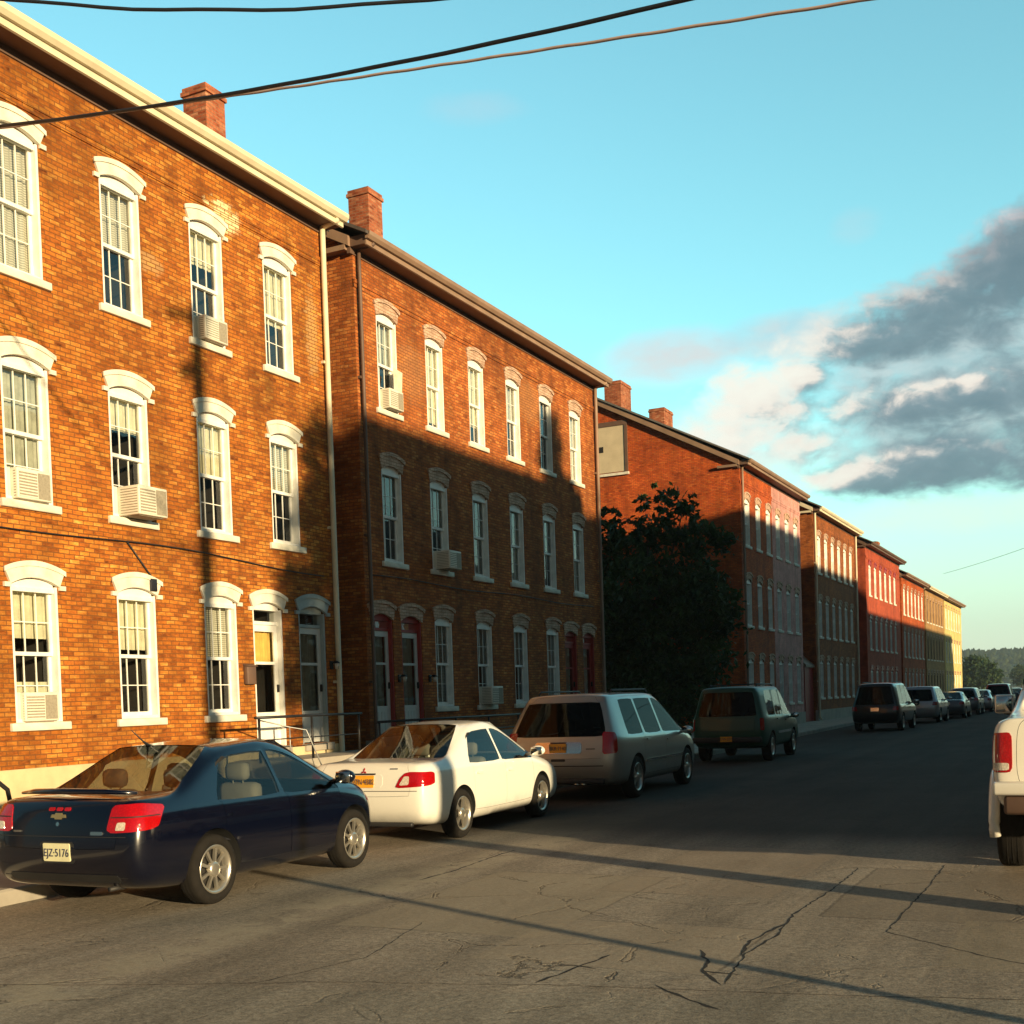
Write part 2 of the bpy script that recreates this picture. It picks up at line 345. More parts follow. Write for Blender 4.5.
w = bpy.data.worlds.new('World'); sc.world = w; w.use_nodes = True; w.node_tree.nodes.clear(); T = NT(w.node_tree)
wo = T.n('OutputWorld'); bg = T.n('Background'); T.L.new(bg.outputs[0], wo.inputs[0])
EXPO = .70; SIDE = .14; SKY = .15; bg.inputs[1].default_value = SKY
sky = T.n('TexSky', sky_type='NISHITA', sun_disc=False, sun_elevation=SUN_EL, sun_rotation=math.atan2(-sd.x, -sd.y), altitude=100, air_density=1.0, dust_density=.6, ozone_density=1.6)
tc = T.n('TexCoord').outputs['Generated']; nrm = T.n('VectorMath', operation='NORMALIZE'); T.L.new(tc, nrm.inputs[0])
sx = T.n('SeparateXYZ'); T.L.new(nrm.outputs[0], sx.inputs[0])
AZ = T.math('MULTIPLY', T.math('ARCTAN2', T.math('MULTIPLY', sx.outputs[0], -1), sx.outputs[1]), 180/PI)     # degrees left of the street's direction
EL = T.math('MULTIPLY', T.math('ARCSINE', sx.outputs[2]), 180/PI)
skyc = T.mix(1, sky.outputs[0], (1.09, 1.72, 1.38), 'MULTIPLY')
C = 1/SKY/2**EXPO
cv = T.n('CombineXYZ'); T.L.new(AZ, cv.inputs[0]); T.L.new(T.math('MULTIPLY', EL, 1.8), cv.inputs[1])
n1 = T.noise(cv.outputs[0], .16, 8, .58, .3); n2 = T.noise(cv.outputs[0], .42, 7, .6); n3 = T.noise(cv.outputs[0], .07, 4, .5)
# pale washed band low over the horizon
hz = T.sstep(EL, 13, 0)
col = T.mix(T.math('MULTIPLY', hz, .80), skyc, tuple(C*x for x in (.74, .80, .73)))
def blob(az, el, a, b, amp=1.0, lo=.25, hi=.75, nz=None, fine=.5):
    du = T.math('DIVIDE', T.math('SUBTRACT', AZ, az), a); dv = T.math('DIVIDE', T.math('SUBTRACT', EL, el), b)
    d = T.math('ADD', T.math('MULTIPLY', du, du), T.math('MULTIPLY', dv, dv))
    k = T.math('ADD', T.math('SUBTRACT', 1, d), T.math('ADD', T.math('MULTIPLY', T.math('SUBTRACT', nz or n1, .5), 2.6), T.math('MULTIPLY', T.math('SUBTRACT', n2, .5), fine*2)))
    return T.math('MULTIPLY', T.sstep(k, lo, hi), amp)
def lay(col, mask, c, c2=None):
    c = tuple(C*x for x in c)
    if c2: c = T.mix(T.sstep(n2, .40, .62), c, tuple(C*x for x in c2))
    return T.mix(mask, col, c)
CL = [ # thin veils: az, el, half width, half height, amount, lo, hi, colour, second colour
    (27.4, 26.0, 2.4, .7, .20, -.4, 1.6, (.80, .66, .66), None),
    (9.8, 20.2, 1.3, .8, .22, -.4, 1.6, (.8, .66, .64), None),
    (18.0, 15.4, 3.4, 1.3, .70, -.4, 1.5, (.88, .62, .58), (.74, .76, .78)),
    (12.6, 15.9, 3.4, 1.2, .60, -.3, 1.2, (.78, .62, .60), (.56, .66, .72)),
    (15.5, 11.6, 4.6, 2.3, .75, -.3, 1.1, (.92, .82, .74), None),
    (4.0, 13.2, 8.0, 4.6, .8, -.3, .9, (.44, .54, .57), (.58, .63, .64)),
    (2.5, 7.6, 9.0, 1.0, .5, -.4, 1.4, (.92, .90, .80), None),
    (100, 14, 22, 5, .8, .0, .8, (.70, .66, .62), (.5, .52, .55)),
    (-70, 17, 24, 6, .8, .0, .8, (.78, .66, .52), (.5, .5, .5)),
    (170, 20, 26, 7, .8, .0, .8, (.66, .62, .60), (.45, .48, .5)),
]
for az, el, a, b, am, lo, hi, c1, c2 in CL: col = lay(col, blob(az, el, a, b, am, lo, hi), c1, c2)
# heaped clouds, lit from above and from the left: az, el, half width, half height, tilt
CU = [(14.3, 13.0, 2.9, 2.0, 0), (12.6, 14.2, 1.6, 1.0, 0), (16.3, 11.6, 2.2, 1.3, 0), (12.4, 11.2, 2.2, 1.1, 0),
      (5.0, 16.7, 7.6, 1.7, -.14), (2.5, 18.4, 4.6, 1.9, -.32), (-2.0, 20.0, 5.0, 3.0, -.3), (7.2, 15.4, 6.8, 1.15, .0),
      (5.4, 12.5, 7.0, 1.45, -.03), (0.5, 12.9, 5.0, 1.8, .0), (4.6, 9.85, 8.2, 1.45, .0), (8.8, 9.6, 4.4, .95, .0), (1.0, 10.5, 5.0, 1.5, .0)]
def heap(az, el):
    v = T.n('CombineXYZ'); T.L.new(az, v.inputs[0]); T.set(v.inputs[1], T.math('MULTIPLY', el, 1.6)); v = v.outputs[0]
    a = T.noise(v, .20, 4, .5, .5); b = T.noise(v, .62, 8, .60, .35); D = None
    for a0, e0, wa, wb, k in CU:
        da = T.math('SUBTRACT', az, a0); de = T.math('SUBTRACT', T.math('SUBTRACT', el, e0), T.math('MULTIPLY', da, k))
        du = T.math('DIVIDE', da, wa); dv = T.math('DIVIDE', de, wb)
        g = T.math('SUBTRACT', 1, T.math('ADD', T.math('MULTIPLY', du, du), T.math('MULTIPLY', dv, dv)))
        D = g if D is None else T.math('SMOOTH_MAX', D, g, .35)
    D = T.math('MAXIMUM', D, -3)
    return T.math('ADD', D, T.math('ADD', T.math('MULTIPLY', T.math('SUBTRACT', a, .5), 1.8), T.math('MULTIPLY', T.math('SUBTRACT', b, .5), 2.1)))
D0 = heap(AZ, EL); D1 = heap(T.math('ADD', AZ, .55), T.math('ADD', EL, .75))
lit = T.math('ADD', T.math('MULTIPLY', T.math('SUBTRACT', D0, D1), .52), T.math('SUBTRACT', T.math('MULTIPLY', T.sstep(AZ, 8.5, 15), .75), T.math('MULTIPLY', T.sstep(D0, .5, 1.6), .22)))
hi_ = T.sstep(EL, 15.5, 18.5)
lc = T.ramp(T.sstep(lit, -.40, 1.0), [(0, (.150, .255, .305)), (.34, (.205, .315, .365)), (.50, (.40, .46, .48)), (.70, (.92, .84, .75)), (1, (1.0, .97, .86))])
lp = T.ramp(T.sstep(lit, -.40, 1.05), [(0, (.135, .215, .265)), (.40, (.20, .275, .32)), (.66, (.34, .36, .39)), (.86, (.56, .48, .49)), (1, (.78, .66, .63))])
cc = T.mix(1, T.mix(hi_, lc, lp), (C, C, C), 'MULTIPLY')
col = T.mix(T.math('MULTIPLY', T.sstep(D0, -.30, .95), .96), col, cc)
# the sky is brightest low over the north, dimmer overhead and to the sides
dz = T.math('ABSOLUTE', T.math('SUBTRACT', AZ, 24)); lobe = T.math('MULTIPLY', T.sstep(dz, 120, 48), T.sstep(EL, 68, 34))
T.L.new(T.mix(1, col, T.ramp(lobe, [(0, (SIDE*1.08, SIDE*.92, SIDE*1.12)), (1, 1.0)]), 'MULTIPLY'), bg.inputs[0])
sc.view_settings.view_transform = 'Standard'; sc.view_settings.look = 'None'; sc.view_settings.exposure = EXPO; sc.view_settings.gamma = 1

# ------------------------------------------------------------------ ground, road, pavements
def kx(y): return -9.15 - .035*(y-8)                         # kerb line of the left pavement
mb = MB(); mb.add([(-2500, -400, -.03), (2500, -400, -.03), (2500, 4000, -.03), (-2500, 4000, -.03)], [(0, 1, 2, 3)])
tag(mb.build('ground', M['earth']), kind='structure')
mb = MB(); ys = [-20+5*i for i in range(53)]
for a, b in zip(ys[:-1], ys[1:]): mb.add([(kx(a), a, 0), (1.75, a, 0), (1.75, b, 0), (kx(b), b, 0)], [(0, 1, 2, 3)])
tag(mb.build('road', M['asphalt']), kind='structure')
mb = MB()
for a, b in zip(ys[:-1], ys[1:]):
    x0, x1 = kx(a), kx(b)
    mb.add([(x0, a, -.02), (x0, a, .13), (x0-.02, a, .15), (x0-.16, a, .15), (x0-.16, a, -.02), (x1, b, -.02), (x1, b, .13), (x1-.02, b, .15), (x1-.16, b, .15), (x1-.16, b, -.02)],
           [(0, 5, 6, 1), (1, 6, 7, 2), (2, 7, 8, 3), (3, 8, 9, 4)])
tag(mb.build('kerb', M['kerb']), kind='structure')
mb = MB()
for a, b in zip(ys[:-1], ys[1:]): mb.add([(-15.5, a, .145), (kx(a)-.16, a, .145), (kx(b)-.16, b, .145), (-15.5, b, .145)], [(0, 1, 2, 3)])
for y in range(-20, 200, 3):                                  # joints of the paving slabs
    mb.box(-13.4, kx(y)-.18, y, y+.018, .1455, .147, 1)
tag(mb.build('pavement', [M['concrete'], M['crack']]), kind='structure')
mb = MB(); mb.box(1.75, 1.92, -20, 240, -.02, .15); mb.box(1.92, 7, -20, 240, -.02, .145)
tag(mb.build('far_pavement', M['concrete']), kind='structure')

def ribbon(mb, pts, w, z, jit=.011, seed=1):
    w *= .5; z = .0006+z*.2; rnd = random.Random(seed); P = []
    for (x0, y0), (x1, y1) in zip(pts[:-1], pts[1:]):
        n = max(2, int(math.hypot(x1-x0, y1-y0)/.07))
        for i in range(n):
            t = i/n; P.append(Vector((x0+(x1-x0)*t + rnd.uniform(-jit, jit), y0+(y1-y0)*t + rnd.uniform(-jit, jit), z)))
    P.append(Vector((*pts[-1], z))); L = []; Rr = []
    for i, p in enumerate(P):
        d = (P[min(i+1, len(P)-1)]-P[max(i-1, 0)]).normalized(); nrm = Vector((-d.y, d.x, 0))
        ww = w*rnd.uniform(.25, 1.0)*(.25 if i in (0, len(P)-1) else 1); L.append(p+nrm*ww); Rr.append(p-nrm*ww)
    n = len(P); mb.add(L+Rr, [(i, i+1, n+i+1, n+i) for i in range(n-1)])
mb = MB()
ribbon(mb, [(-2.17, 11.85), (-2.15, 10.78), (-2.2, 9.25), (-2.13, 8.43), (-2.17, 7.73), (-2.06, 6.9)], .022, .004, seed=1)
ribbon(mb, [(-2.17, 8.9), (-2.25, 8.2), (-2.19, 7.7)], .03, .005, seed=11)
ribbon(mb, [(-1.42, 12.23), (-1.4, 10.97), (-1.42, 9.68), (-1.42, 8.77), (-.88, 8.3), (-.56, 8.03), (.4, 7.6)], .018, .004, seed=2)
ribbon(mb, [(-7.4, 5.2), (-6.48, 5.43), (-5.82, 5.65), (-5.2, 5.88), (-4.42, 6.2), (-3.66, 6.39), (-3.0, 6.58), (-2.16, 6.73), (-1.6, 6.82), (-1.06, 6.93), (-.42, 7.08), (1.5, 7.6)], .013, .004, seed=3)
ribbon(mb, [(-3.16, 6.6), (-3.09, 7.03), (-3.06, 7.23), (-3.02, 7.47)], .03, .004, seed=4)
ribbon(mb, [(-3.3, 7.0), (-3.12, 7.1), (-2.95, 7.05)], .03, .005, seed=14)
ribbon(mb, [(-2.5, 7.8), (-2.34, 7.46), (-2.28, 7.18), (-2.08, 6.89)], .03, .005, seed=5)
ribbon(mb, [(-2.3, 7.2), (-2.04, 7.17)], .04, .006, seed=6)
ribbon(mb, [(-6.09, 10.11), (-6.06, 10.67), (-6.1, 11.18), (-6.17, 11.9), (-6.18, 12.43)], .035, .004, seed=7)
ribbon(mb, [(-2.45, 6.76), (-2.15, 6.49), (-1.92, 6.34)], .035, .004, seed=8)
ribbon(mb, [(-4.9, 5.9), (-4.6, 6.9), (-4.9, 8.2)], .010, .004, seed=9)
tag(mb.build('road_crack', M['crack']), kind='structure')

# wooded hill closing the street
def hill():
    mb = MB(); rnd = random.Random(3); nx, ny = 150, 16; vs = []
    for j in range(ny):
        for i in range(nx):
            x = -640+i*8.5; y = 780+j*22; t = math.sin(min(1, j/(ny-5))*PI/2)
            h = (27+4*math.sin(x*.011+1)+2*math.sin(x*.037))*t - 1
            if j > 0: h += rnd.uniform(-1.5, 1.5)
            vs.append((x+rnd.uniform(-2, 2), y+rnd.uniform(-4, 4), h))
    fs = [(j*nx+i, j*nx+i+1, (j+1)*nx+i+1, (j+1)*nx+i) for j in range(ny-1) for i in range(nx-1)]
    mb.add(vs, fs)
    for k in range(9000):                                     # crowns of the far wood
        x = rnd.uniform(-500, 400); j = rnd.random(); y = 785+j*330; t = math.sin(min(1, (y-780)/242)*PI/2)
        h = (27+4*math.sin(x*.011+1)+2*math.sin(x*.037))*t-1; r = rnd.uniform(1.6, 3.6)
        b = len(mb.v); mb.v += [(x-r, y, h), (x, y-r, h), (x+r, y, h), (x, y+r, h), (x+rnd.uniform(-1, 1), y, h+r*rnd.uniform(.9, 1.6))]
        for f in ((0, 1, 4), (1, 2, 4), (2, 3, 4), (3, 0, 4)): mb.f.append([b+q for q in f]); mb.m.append(0); mb.sm.append(True)
    tag(mb.build('hill', M['hill']), kind='structure')
hill()

# ------------------------------------------------------------------ row houses
_cache = {}
def arc_pts(w, rise, z, n=10):
    """points of a segmental arch of span w springing at z"""
    rad = (w*w/4+rise*rise)/(2*rise); a = math.asin(min(1, w/2/rad)); cz = z+rise-rad
    return [(rad*math.sin(-a+2*a*i/n), cz+rad*math.cos(-a+2*a*i/n)) for i in range(n+1)]

def win_meshes(w, h, rise, st):
    """frame+sash mesh, pane, sill, lintel; local: x outwards, y along, z from the sill top, opening centred on y=0"""
    key = (w, h, rise, st['trim'].name, st['lint'].name, st['lstyle'], st.get('grid', 1))
    if key in _cache: return _cache[key]
    hw = w/2; sp = h-rise; D = .21
    f = MB()
    t = .045                                                  # lining boards of the reveal
    f.box(-D, -.012, -hw+.002, -hw+t, 0, sp); f.box(-D, -.012, hw-t, hw-.002, 0, sp)
    f.box(-D, -.05, -hw+t, hw-t, sp-.03, h-.002)              # board under the arch
    f.box(-D, -.02, -hw+t, hw-t, 0, .05)
    f.box(-.05, -.03, -hw+t, hw-t, sp-.09, sp-.03)            # brick mould head
    mid = sp*.5
    def sash(x, z0, z1):
        a, b = -hw+t, hw-t; s = .05
        f.box(x-.035, x, a, a+s, z0, z1); f.box(x-.035, x, b-s, b, z0, z1)
        f.box(x-.036, x-.001, a+s, b-s, z0, z0+.055); f.box(x-.036, x-.001, a+s, b-s, z1-.05, z1)
        if st.get('grid', 1):
            for k in (1, 2):
                yy = a+s+(b-a-2*s)*k/3; f.box(x-.026, x-.006, yy-.007, yy+.007, z0+.055, z1-.05)
            zz = (z0+z1)/2; f.box(x-.025, x-.007, a+s, b-s, zz-.007, zz+.007)
    sash(-.10, mid-.02, sp-.03); sash(-.145, .05, mid+.03)
    p = MB()
    p.add([(-.118, -hw+t, mid), (-.118, hw-t, mid), (-.118, hw-t, sp-.04), (-.118, -hw+t, sp-.04)], [(0, 1, 2, 3)])
    p.add([(-.163, -hw+t, .06), (-.163, hw-t, .06), (-.163, hw-t, mid+.02), (-.163, -hw+t, mid+.02)], [(0, 1, 2, 3)])
    s = MB(); s.bbox(-.20, .055, -hw-.105, hw+.105, -.115, -.002, .012)
    l = MB()
    if st['lstyle'] == 'hood':
        o = .11; lo = arc_pts(w+.02, rise, sp, 12); hi = [(q[0]*(w+2*o)/(w+.02), q[1]+.225-.02*abs(q[0])) for q in lo]
        l.strip(lo, hi, 'x', -.03, .036)
        lo2 = [(q[0]*(w+2*o)/(w+.02)*1.02, q[1]) for q in [(a[0], a[1]+.16) for a in lo]]; hi2 = [(a[0]*1.02, a[1]+.012) for a in hi]
        l.strip(lo2, hi2, 'x', .0362, .055)
        for sgn in (-1, 1):
            y0, y1 = sorted((sgn*(hw+.01), sgn*(hw+o+.01))); l.box(-.03, .040, y0, y1, sp-.045, sp+.02)
    else:
        lo = arc_pts(w+.02, rise, sp, 12); o = .07; hi = [(q[0]*(w+2*o)/(w+.02), q[1]+.21) for q in lo]
        l.strip(lo, hi, 'x', -.03, .022)
        lo2 = [(q[0]*1.04, q[1]-.001) for q in hi]; hi2 = [(q[0]*1.10, q[1]+.075) for q in hi]
        l.strip(lo2, hi2, 'x', -.03, .05)
    r = MB()                                                  # dark room behind
    a, b = -hw+.004, hw-.004
    r.add([(-.21, a, .0), (-.21, b, .0), (-.21, b, h), (-.21, a, h), (-.9, a, 0), (-.9, b, 0), (-.9, b, h), (-.9, a, h)],
          [(4, 5, 6, 7), (0, 1, 5, 4), (2, 3, 7, 6), (0, 4, 7, 3), (1, 2, 6, 5)])
    _cache[key] = (f.mesh('window', st['trim']), p.mesh('pane', M['pane']), s.mesh('sill', st['sill']), l.mesh('lintel', st['lint']), r.mesh('room', M['room']))
    return _cache[key]
def curtain_mesh(w, z0, z1, mat, x=-.20, seed=0):
    key = ('cur', round(w, 2), round(z0, 2), round(z1, 2), mat.name, seed % 3)
    if key in _cache: return _cache[key]
    n = 24; rnd = random.Random(seed % 3); ph = rnd.uniform(0, 6); vs = []
    for i in range(n+1):
        y = -w/2+w*i/n; xx = x-.015+.012*math.sin(i*1.9+ph)+.006*math.sin(i*.7+ph)
        vs += [(xx, y, z0), (xx, y, z1)]
    mb = MB().add(vs, [(2*i, 2*i+2, 2*i+3, 2*i+1) for i in range(n)], 0, True)
    _cache[key] = mb.mesh('curtain', mat); return _cache[key]

def put_window(root, y, z0, w, h, rise, st, cur=None, seed=0, lo=True):
    f, p, s, l, r = win_meshes(w, h, rise, st)
    o = link('window', f, root, (0, y, z0))
    link('pane', p, o); link('sill', s, o); link('lintel', l, o)
    if lo: link('room', r, o)
    if cur:
        for (a, b, mk) in cur: link('curtain', curtain_mesh(w-.1, a*(h-rise), b*(h-rise), M[mk], seed=seed), o)
    return o

def put_door(root, y, z0, w, h, rise, ds, seed=0):
    """storm door in a deep arched opening with transom"""
    hw = w/2; sp = h-rise; D = .26; dh = min(2.2, sp-.1)
    f = MB(); t = .05
    f.box(-D, -.015, -hw+.002, -hw+t, 0, sp); f.box(-D, -.015, hw-t, hw-.002, 0, sp)
    f.box(-D, -.06, -hw+t, hw-t, sp-.02, h-.003); f.box(-D, -.08, -hw+t, hw-t, dh, dh+.06)
    o = f.build('door_frame', ds['frame'], root, (0, y, z0))
    a, b = -hw+t+.004, hw-t-.004; x = -.10; d = MB()
    zb = .62 if ds.get('low', True) else .3; zm = (zb+dh)/2+.1; s = .10
    d.box(x-.035, x, a, a+s, .02, dh-.005); d.box(x-.035, x, b-s, b, .02, dh-.005)
    d.box(x-.036, x-.001, a+s, b-s, dh-.12, dh-.005); d.box(x-.036, x-.001, a+s, b-s, zm-.025, zm+.025); d.box(x-.036, x-.001, a+s, b-s, zb-.06, zb)
    d.box(x-.030, x-.008, a+s, b-s, .02, zb-.06)
    if ds.get('panel'):
        for k in range(4):
            yy = a+s+.03+(b-a-2*s-.06)*(k+.5)/4; d.box(x-.008, x+.004, yy-.035, yy+.035, .10, zb-.12)
    do = d.build('door', ds['door'], root, (0, y, z0))
    MB().add([(x-.02, a+s, zb), (x-.02, b-s, zb), (x-.02, b-s, dh-.12), (x-.02, a+s, dh-.12)], [(0, 1, 2, 3)]).build('pane', M['pane'], do)
    MB().bbox(x, x+.05, b-.07, b-.04, .98, 1.12, .008).build('handle', M['iron'], do)
    c = curtain_mesh(b-a-2*s, zm if ds['cur'] == 'curtain_y' else zb, dh-.12, M[ds['cur']], x=x-.08, seed=seed); link('curtain', c, do)
    MB().add([(-.16, -hw+t, dh+.06), (-.16, hw-t, dh+.06), (-.16, hw-t, sp-.02), (-.16, -hw+t, sp-.02)], [(0, 1, 2, 3)]).build('transom_pane', M['pane'], o)
    st = dict(trim=ds['frame'], lint=ds['lint'], sill=ds['frame'], lstyle=ds['lstyle'])
    l = win_meshes(w, h, rise, st)[3]; link('lintel', l, o)
    r = win_meshes(w, h, rise, st)[4]; link('room', r, o)
    MB().bbox(-.22, .10, -hw-.03, hw+.03, -.14, -.004, .012).build('threshold', M['concrete'], o)
    return o

def house(label, X, Y0, Y1, rz, ze, dep, rise_r, wallmat, ops, cornice, roofmat, zb=1.0, foundmat=None, split=None, chimneys=(), spouts=(), group='brick row houses along the left side', gutter=None, belt=True, name='row_house'):
    L = Y1-Y0
    root = empty(name, (X, Y0 if rz == 0 else Y1, 0), rz, label, 'house', group)
    ycs = sorted({0, L} | {v for o in ops for v in (o[0]-o[2]/2, o[0]+o[2]/2)} | ({split[0]} if split else set()))
    zcs = sorted({0.0, zb, ze} | {v for o in ops for v in (o[1], o[1]+o[3])})
    wl = MB(); w2 = MB()
    for a, b in zip(ycs[:-1], ycs[1:]):
        for c, d in zip(zcs[:-1], zcs[1:]):
            ym, zm = (a+b)/2, (c+d)/2
            if any(abs(ym-o[0]) < o[2]/2 and o[1] < zm < o[1]+o[3] for o in ops): continue
            (w2 if split and ym > split[0] else wl).add([(0, a, c), (0, b, c), (0, b, d), (0, a, d)], [(0, 1, 2, 3)])
    for o in ops:
        a, b, c, d = o[0]-o[2]/2, o[0]+o[2]/2, o[1], o[1]+o[3]; D = -.24
        (w2 if split and o[0] > split[0] else wl).add([(0, a, c), (0, b, c), (0, b, d), (0, a, d), (D, a, c), (D, b, c), (D, b, d), (D, a, d)], [(0, 1, 5, 4), (2, 3, 7, 6), (0, 4, 7, 3), (1, 2, 6, 5)])
    for yy in (0, L): wl.add([(0, yy, 0), (-dep, yy, 0), (-dep, yy, ze), (-dep/2, yy, ze+rise_r), (0, yy, ze)], [(0, 1, 2, 3, 4)])
    wl.add([(-dep, 0, 0), (-dep, L, 0), (-dep, L, ze), (-dep, 0, ze)], [(0, 1, 2, 3)])
    if belt:
        (wl).box(-.02, .035, .0, L if not split else split[0], ze-.78, ze-.70); wl.box(-.02, .02, .0, L if not split else split[0], ze-.862, ze-.7805)
        if split: w2.box(-.02, .035, split[0]+.001, L, ze-.78, ze-.70); w2.box(-.02, .02, split[0]+.001, L, ze-.862, ze-.7805)
    wo = wl.build('wall', wallmat, root)
    if split: w2.build('painted_wall', split[1], root)
    if foundmat:
        zf = zb; MB().box(-.1, .05, -.02, L+.02, 0, zf).build('foundation', foundmat, root)
    # cornice: frieze, soffit, fascia
    cm = cornice; cr = MB()
    oh = .42
    cr.prism([(oh-.035, ze-.13), (oh, ze-.12), (oh, ze+.10), (oh-.035, ze+.10)], 'y', -.12, L+.12)
    so = MB(); so.prism([(-.05, ze-.22), (.025, ze-.22), (.025, ze-.10), (oh-.0355, ze-.10), (oh-.0355, ze+.09), (-.05, ze+.09)], 'y', -.118, L+.118); so.build('soffit', M['browntrim'], root)  # dark brown puts the shadow below the gutter into the soffit's colour
    for yy, sg in ((0, -1), (L, 1)):                          # short returns round the corners
        y0, y1 = sorted((yy+sg*.002, yy+sg*.2)); cr.box(-.9, -.052, y0, y1, ze-.16, ze-.06)
    cr.build('cornice', cm, root)
    g = MB(); g.prism([(oh+.002, ze-.02), (oh+.06, ze-.02), (oh+.11, ze+.04), (oh+.12, ze+.115), (oh+.10, ze+.115), (oh+.09, ze+.05), (oh+.002, ze+.03)], 'y', -.16, L+.16)
    g.build('gutter', gutter or cm, root)
    # gabled roof with rake trim
    sl = rise_r/(dep/2); rf = MB(); ohr = .50
    def slab(sgn):
        x_e = ohr if sgn > 0 else -dep-ohr; zee = ze+.135-ohr*sl*.35
        p0 = (x_e, zee); p1 = (-dep/2, ze+rise_r+.12)
        rf.prism([p0, p1, (p1[0], p1[1]+.09), (p0[0], p0[1]+.07)], 'y', -.26, L+.26)
    slab(1); slab(-1); ro = rf.build('roof', roofmat, root)
    for yy, sg in ((0, -1), (L, 1)):
        rk = MB()
        y0, y1 = sorted((yy+sg*.003, yy+sg*.20))
        for s2 in (1, -1):
            xe = .03 if s2 > 0 else -dep-.03
            rk.prism([(xe, ze-.10), (-dep/2, ze+rise_r-.12), (-dep/2, ze+rise_r+.115), (xe, ze+.105)], 'y', y0, y1)
        rk.build('rake_trim', cm, root)
    for (cy, cx, cw, cd, ct, cap) in chimneys:
        zb_ = ze+rise_r*(1-abs(cx+dep/2)/(dep/2))-.9
        c = MB(); c.box(cx-cd/2, cx+cd/2, cy-cw/2, cy+cw/2, zb_, ct-.16); c.box(cx-cd/2-.035, cx+cd/2+.035, cy-cw/2-.035, cy+cw/2+.035, ct-.1605, ct-.08); c.box(cx-cd/2-.01, cx+cd/2+.01, cy-cw/2-.01, cy+cw/2+.01, ct-.0805, ct)
        co = c.build('chimney', M['chimney'], ro)
        c2 = MB(); c2.box(cx-cd/4, cx+cd/4, cy-cw/4, cy+cw/4, ct+.001, ct+.05); c2.build('flue', M['dark'], ro)
    for (sy, mat, r_) in spouts:
        s = MB(); s.tube([(.09, sy, ze-.12), (.09, sy, ze-.6), (.09, sy, .35), (.22, sy, .2)], r_, 8); s.tube([(.09, sy, ze-.14), (oh+.05, sy, ze-.06)], r_*.9, 8)
        for zz in (2.2, 5.2, 8.4): s.box(-.005, .07, sy-r_-.03, sy+r_+.03, zz, zz+.05)
        s.build('downspout', mat, root)
    return root

STA = dict(trim=M['white'], lint=M['hood'], sill=M['hood'], lstyle='hood')
STB = dict(trim=M['white'], lint=M['arch_brick'], sill=M['hood'], lstyle='brick')
rs = random.Random(21)
def rnd_cur(rs, pale=.55):
    k = rs.random(); c = rs.choice(['curtain', 'blind', 'curtain_b', 'blind'])
    if k < pale*.5: return [(.02, 1, c)]
    if k < pale: return [(.45+.2*rs.random(), 1, c)]
    if k < .8: return [(.72+.2*rs.random(), 1, c)]
    return None

# --- first house, left foreground: Y 6.4 .. 19.62
Y0 = 6.4; cols = [8.22, 10.21, 12.2, 14.19, 16.17, 18.12]
WW, WH, RI = .84, 2.04, .11; ZS = {3: 7.96, 2: 4.76, 1: 1.66}
ops = []
for fl in (3, 2): ops += [(c-Y0, ZS[fl], WW, WH, 'w', fl, i) for i, c in enumerate(cols)]
ops += [(c-Y0, ZS[1], WW, WH, 'w', 1, i) for i, c in enumerate(cols) if 0 < i < 5]
DO = [(17.45-Y0, 1.06, .86, 2.60, 'd'), (18.80-Y0, 1.06, .86, 2.60, 'd')]
A = house('orange brick row house nearest the camera with white arched window hoods and cream cornice', -13.5, Y0, 19.62, 0, 11.15, 14, 3.7, M['brick_a'], ops+DO, M['cream'], M['shingle'], zb=1.02, foundmat=M['found'],
          chimneys=[(12.40, -2.1, .56, .56, 13.85, 1)], spouts=[(19.5-Y0, M['cream'], .055)])
CA = {(3, 2): [(.0, 1, 'blind')], (3, 3): [(.52, 1, 'blind')], (3, 4): [(.7, 1, 'curtain')], (3, 5): [(.45, 1, 'curtain')],
      (2, 2): [(.25, .7, 'curtain_b'), (.7, 1, 'curtain_b')], (2, 3): [(.72, 1, 'curtain')], (2, 4): [(.5, 1, 'curtain')], (2, 5): [(.5, 1, 'blind')],
      (1, 2): [(.62, 1, 'curtain'), (.0, .3, 'curtain')], (1, 3): [(.56, 1, 'curtain')], (1, 4): [(.5, 1, 'blind')]}
for o in ops: put_window(A, o[0], o[1], o[2], o[3], RI, STA, CA.get((o[5], o[6]), rnd_cur(rs)), seed=o[6]+o[5])
put_door(A, *DO[0][:4], .12, dict(frame=M['white'], door=M['white'], lint=M['hood'], lstyle='hood', cur='curtain_y'), 1)
put_door(A, *DO[1][:4], .12, dict(frame=M['greytrim'], door=M['stormgrey'], lint=M['greytrim'], lstyle='hood', cur='curtain_b'), 2)
cb = MB(); cb.tube([(.035, y, 4.46+.05*math.sin(y*.9)-.012*y) for y in [i*.4 for i in range(33)]], .010, 5)
cb.tube([(.03, 7.6, 4.4), (.03, 8.1, 3.9), (.03, 8.12, 3.72)], .012, 5); cb.bbox(.0, .06, 8.05, 8.20, 3.66, 3.86, .01)
cb.build('service_cable', M['cable'], A)

